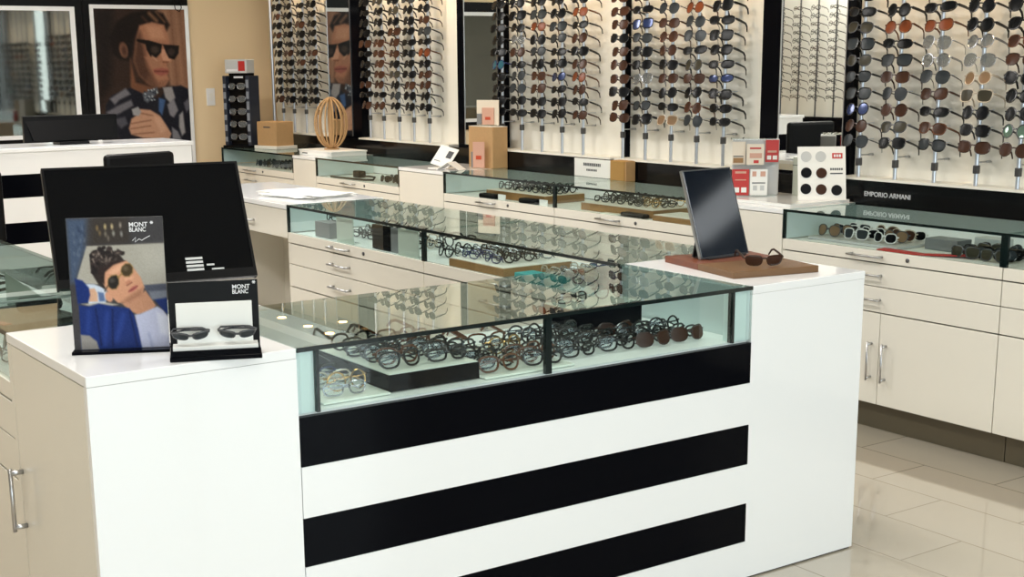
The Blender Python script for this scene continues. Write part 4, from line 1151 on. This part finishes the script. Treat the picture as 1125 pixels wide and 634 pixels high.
card2 = thing('display_card', 'clear triangular card standing behind the brown padded tray', 'display card', (-4.86, 1.33, ZS), R(50))
MB().prism([(-.09, 0), (.09, 0), (-.09, .12)], 0, .004).build('card', M_pgc, card2)
# papers on the desk
t = thing('paper_pile', 'messy pile of white papers on the white desk', 'papers', (-6.62, 3.3, H), R(12))
rr = random.Random(5)
for k_ in range(5):
    a = R(rr.uniform(-18, 18)); mb = MB().box(-.21, .21, -.15, .15, .0035 * k_, .0035 * k_ + .003)
    o = mb.build('sheet', M_paper, t); o.rotation_euler = (0, 0, a); o.location = (rr.uniform(-.03, .03), rr.uniform(-.02, .02), 0)
cl = MB()
n = 14
vs = []
for j in range(n):
    for i in range(n):
        u, v = i / (n - 1), j / (n - 1)
        vs.append(((u - .5) * .5, (v - .5) * .28, .0185 + .02 * math.sin(PI * u) * math.sin(PI * v) + .003 * math.sin(9 * u + 5 * v)))
cl.add(vs + [(p[0], p[1], p[2] - .0015) for p in vs], [(j * n + i, j * n + i + 1, (j + 1) * n + i + 1, (j + 1) * n + i) for j in range(n - 1) for i in range(n - 1)] +
       [(n * n + (j + 1) * n + i, n * n + (j + 1) * n + i + 1, n * n + j * n + i + 1, n * n + j * n + i) for j in range(n - 1) for i in range(n - 1)], 0, True)
cl.build('curled_sheet', M_paper, t)

# ------------------------------------------------------------------ lights
def area(name, loc, rot, sx, sy, power, col, spread=None):
    l = bpy.data.lights.new(name, 'AREA'); l.shape = 'RECTANGLE'; l.size = sx; l.size_y = sy
    l.energy = power; l.color = col
    if spread: l.spread = spread
    o = bpy.data.objects.new(name, l); COL.objects.link(o); o.location = loc; o.rotation_euler = rot
    return o
# daylight through the shop front
area('shopfront_daylight', (XF + .25, 1.4, 1.55), (0, R(90), 0), 2.5, 7.0, 252, (.9, .96, 1.0))
# recessed ceiling panels
M_diff = mat('light_diffuser', (255, 255, 255), .5, emis=(255, 244, 226), estr=3.)
for i, (x, y) in enumerate(((-.5, .4), (-.5, 3.2), (-3.4, .4), (-3.4, 2.9), (-6.2, .6), (-6.2, 2.9), (-9.0, .8), (-9.0, 3.0))):
    t = thing('ceiling_light', 'recessed white ceiling light panel out of the photo, %s one from the shop front' % ORD[i], 'ceiling light', (x, y, ZC))
    MB().box(-.62, .62, -.32, -.3, -.03, -.001).box(-.62, .62, .3, .32, -.03, -.001).box(-.62, -.6, -.3, .3, -.03, -.001).box(.6, .62, -.3, .3, -.03, -.001).build('frame', M_white, t)
    MB().box(-.6, .6, -.3, .3, -.02, -.012).build('diffuser', M_diff, t)
    area('ceiling_lamp', (x, y, ZC - .04), (0, 0, 0), 1.15, .55, 50 if x < -6 else (30 if x < -3 else 17), (1., .975, .94))
# warm downlights over the display panels
M_warm = mat('warm_lamp_face', (255, 235, 200), .4, emis=(255, 196, 120), estr=22.)
for i, x in enumerate((-10.78, -10.27, -9.88, -9.35, -8.85, -8.4, -7.4, -6.9, -6.45, -6.0, -5.5, -4.45, -3.95, -3.5)):
    t = thing('downlight', 'small warm downlight in the bulkhead, %s along from the tan wall' % (ORD[i]), 'downlight', (x, 5.1, ZT))
    MB().cyl((0, 0), .05, -.012, -.0005, 18).build('housing', M_white, t)
    MB().cyl((0, 0), .036, -.016, -.0125, 18).build('lamp_face', M_warm, t)
    l = bpy.data.lights.new('downlight_beam', 'SPOT'); l.energy = 15; l.color = (1., .74, .48); l.spot_size = R(95); l.spot_blend = .9; l.shadow_soft_size = .035
    o = bpy.data.objects.new('downlight_beam', l); COL.objects.link(o); o.location = (x, 5.08, ZT - .03)
    o.rotation_euler = (R(14), 0, 0)

w = bpy.data.worlds.new('daylight'); SC.world = w; w.use_nodes = True
bg = w.node_tree.nodes['Background']; bg.inputs['Color'].default_value = (.85, .93, 1., 1); bg.inputs['Strength'].default_value = 1.0

# ------------------------------------------------------------------ camera
cam = bpy.data.cameras.new('camera')
co = bpy.data.objects.new('camera', cam); COL.objects.link(co)
f_, yw, pt, rl, cx_, cy_ = 1498.67, R(56.0863), R(12.26866), R(-.62268), 532.99, 394.72
fwd = Vector((-math.cos(pt) * math.sin(yw), math.cos(pt) * math.cos(yw), -math.sin(pt)))
rt = Vector((math.cos(yw), math.sin(yw), 0)); up = rt.cross(fwd)
r2 = rt * math.cos(rl) + up * math.sin(rl); u2 = -rt * math.sin(rl) + up * math.cos(rl)
co.matrix_world = Matrix(((r2.x, u2.x, -fwd.x, 0), (r2.y, u2.y, -fwd.y, 0), (r2.z, u2.z, -fwd.z, 1.65), (0, 0, 0, 1)))
cam.sensor_width = 36; cam.lens = f_ / 1125 * 36
cam.shift_x = (562.5 - cx_) / 1125; cam.shift_y = (cy_ - 317) / 1125
cam.clip_end = 60; cam.clip_start = .05
SC.camera = co
vs_ = SC.view_settings
vs_.view_transform = 'Standard'; vs_.look = 'None'; vs_.exposure = -.2; vs_.gamma = 1.; vs_.use_curve_mapping = False
SC.cycles.transparent_max_bounces = 24
SC.cycles.max_bounces = 10
SC.cycles.use_denoising = True
SC.cycles.caustics_reflective = False; SC.cycles.caustics_refractive = False
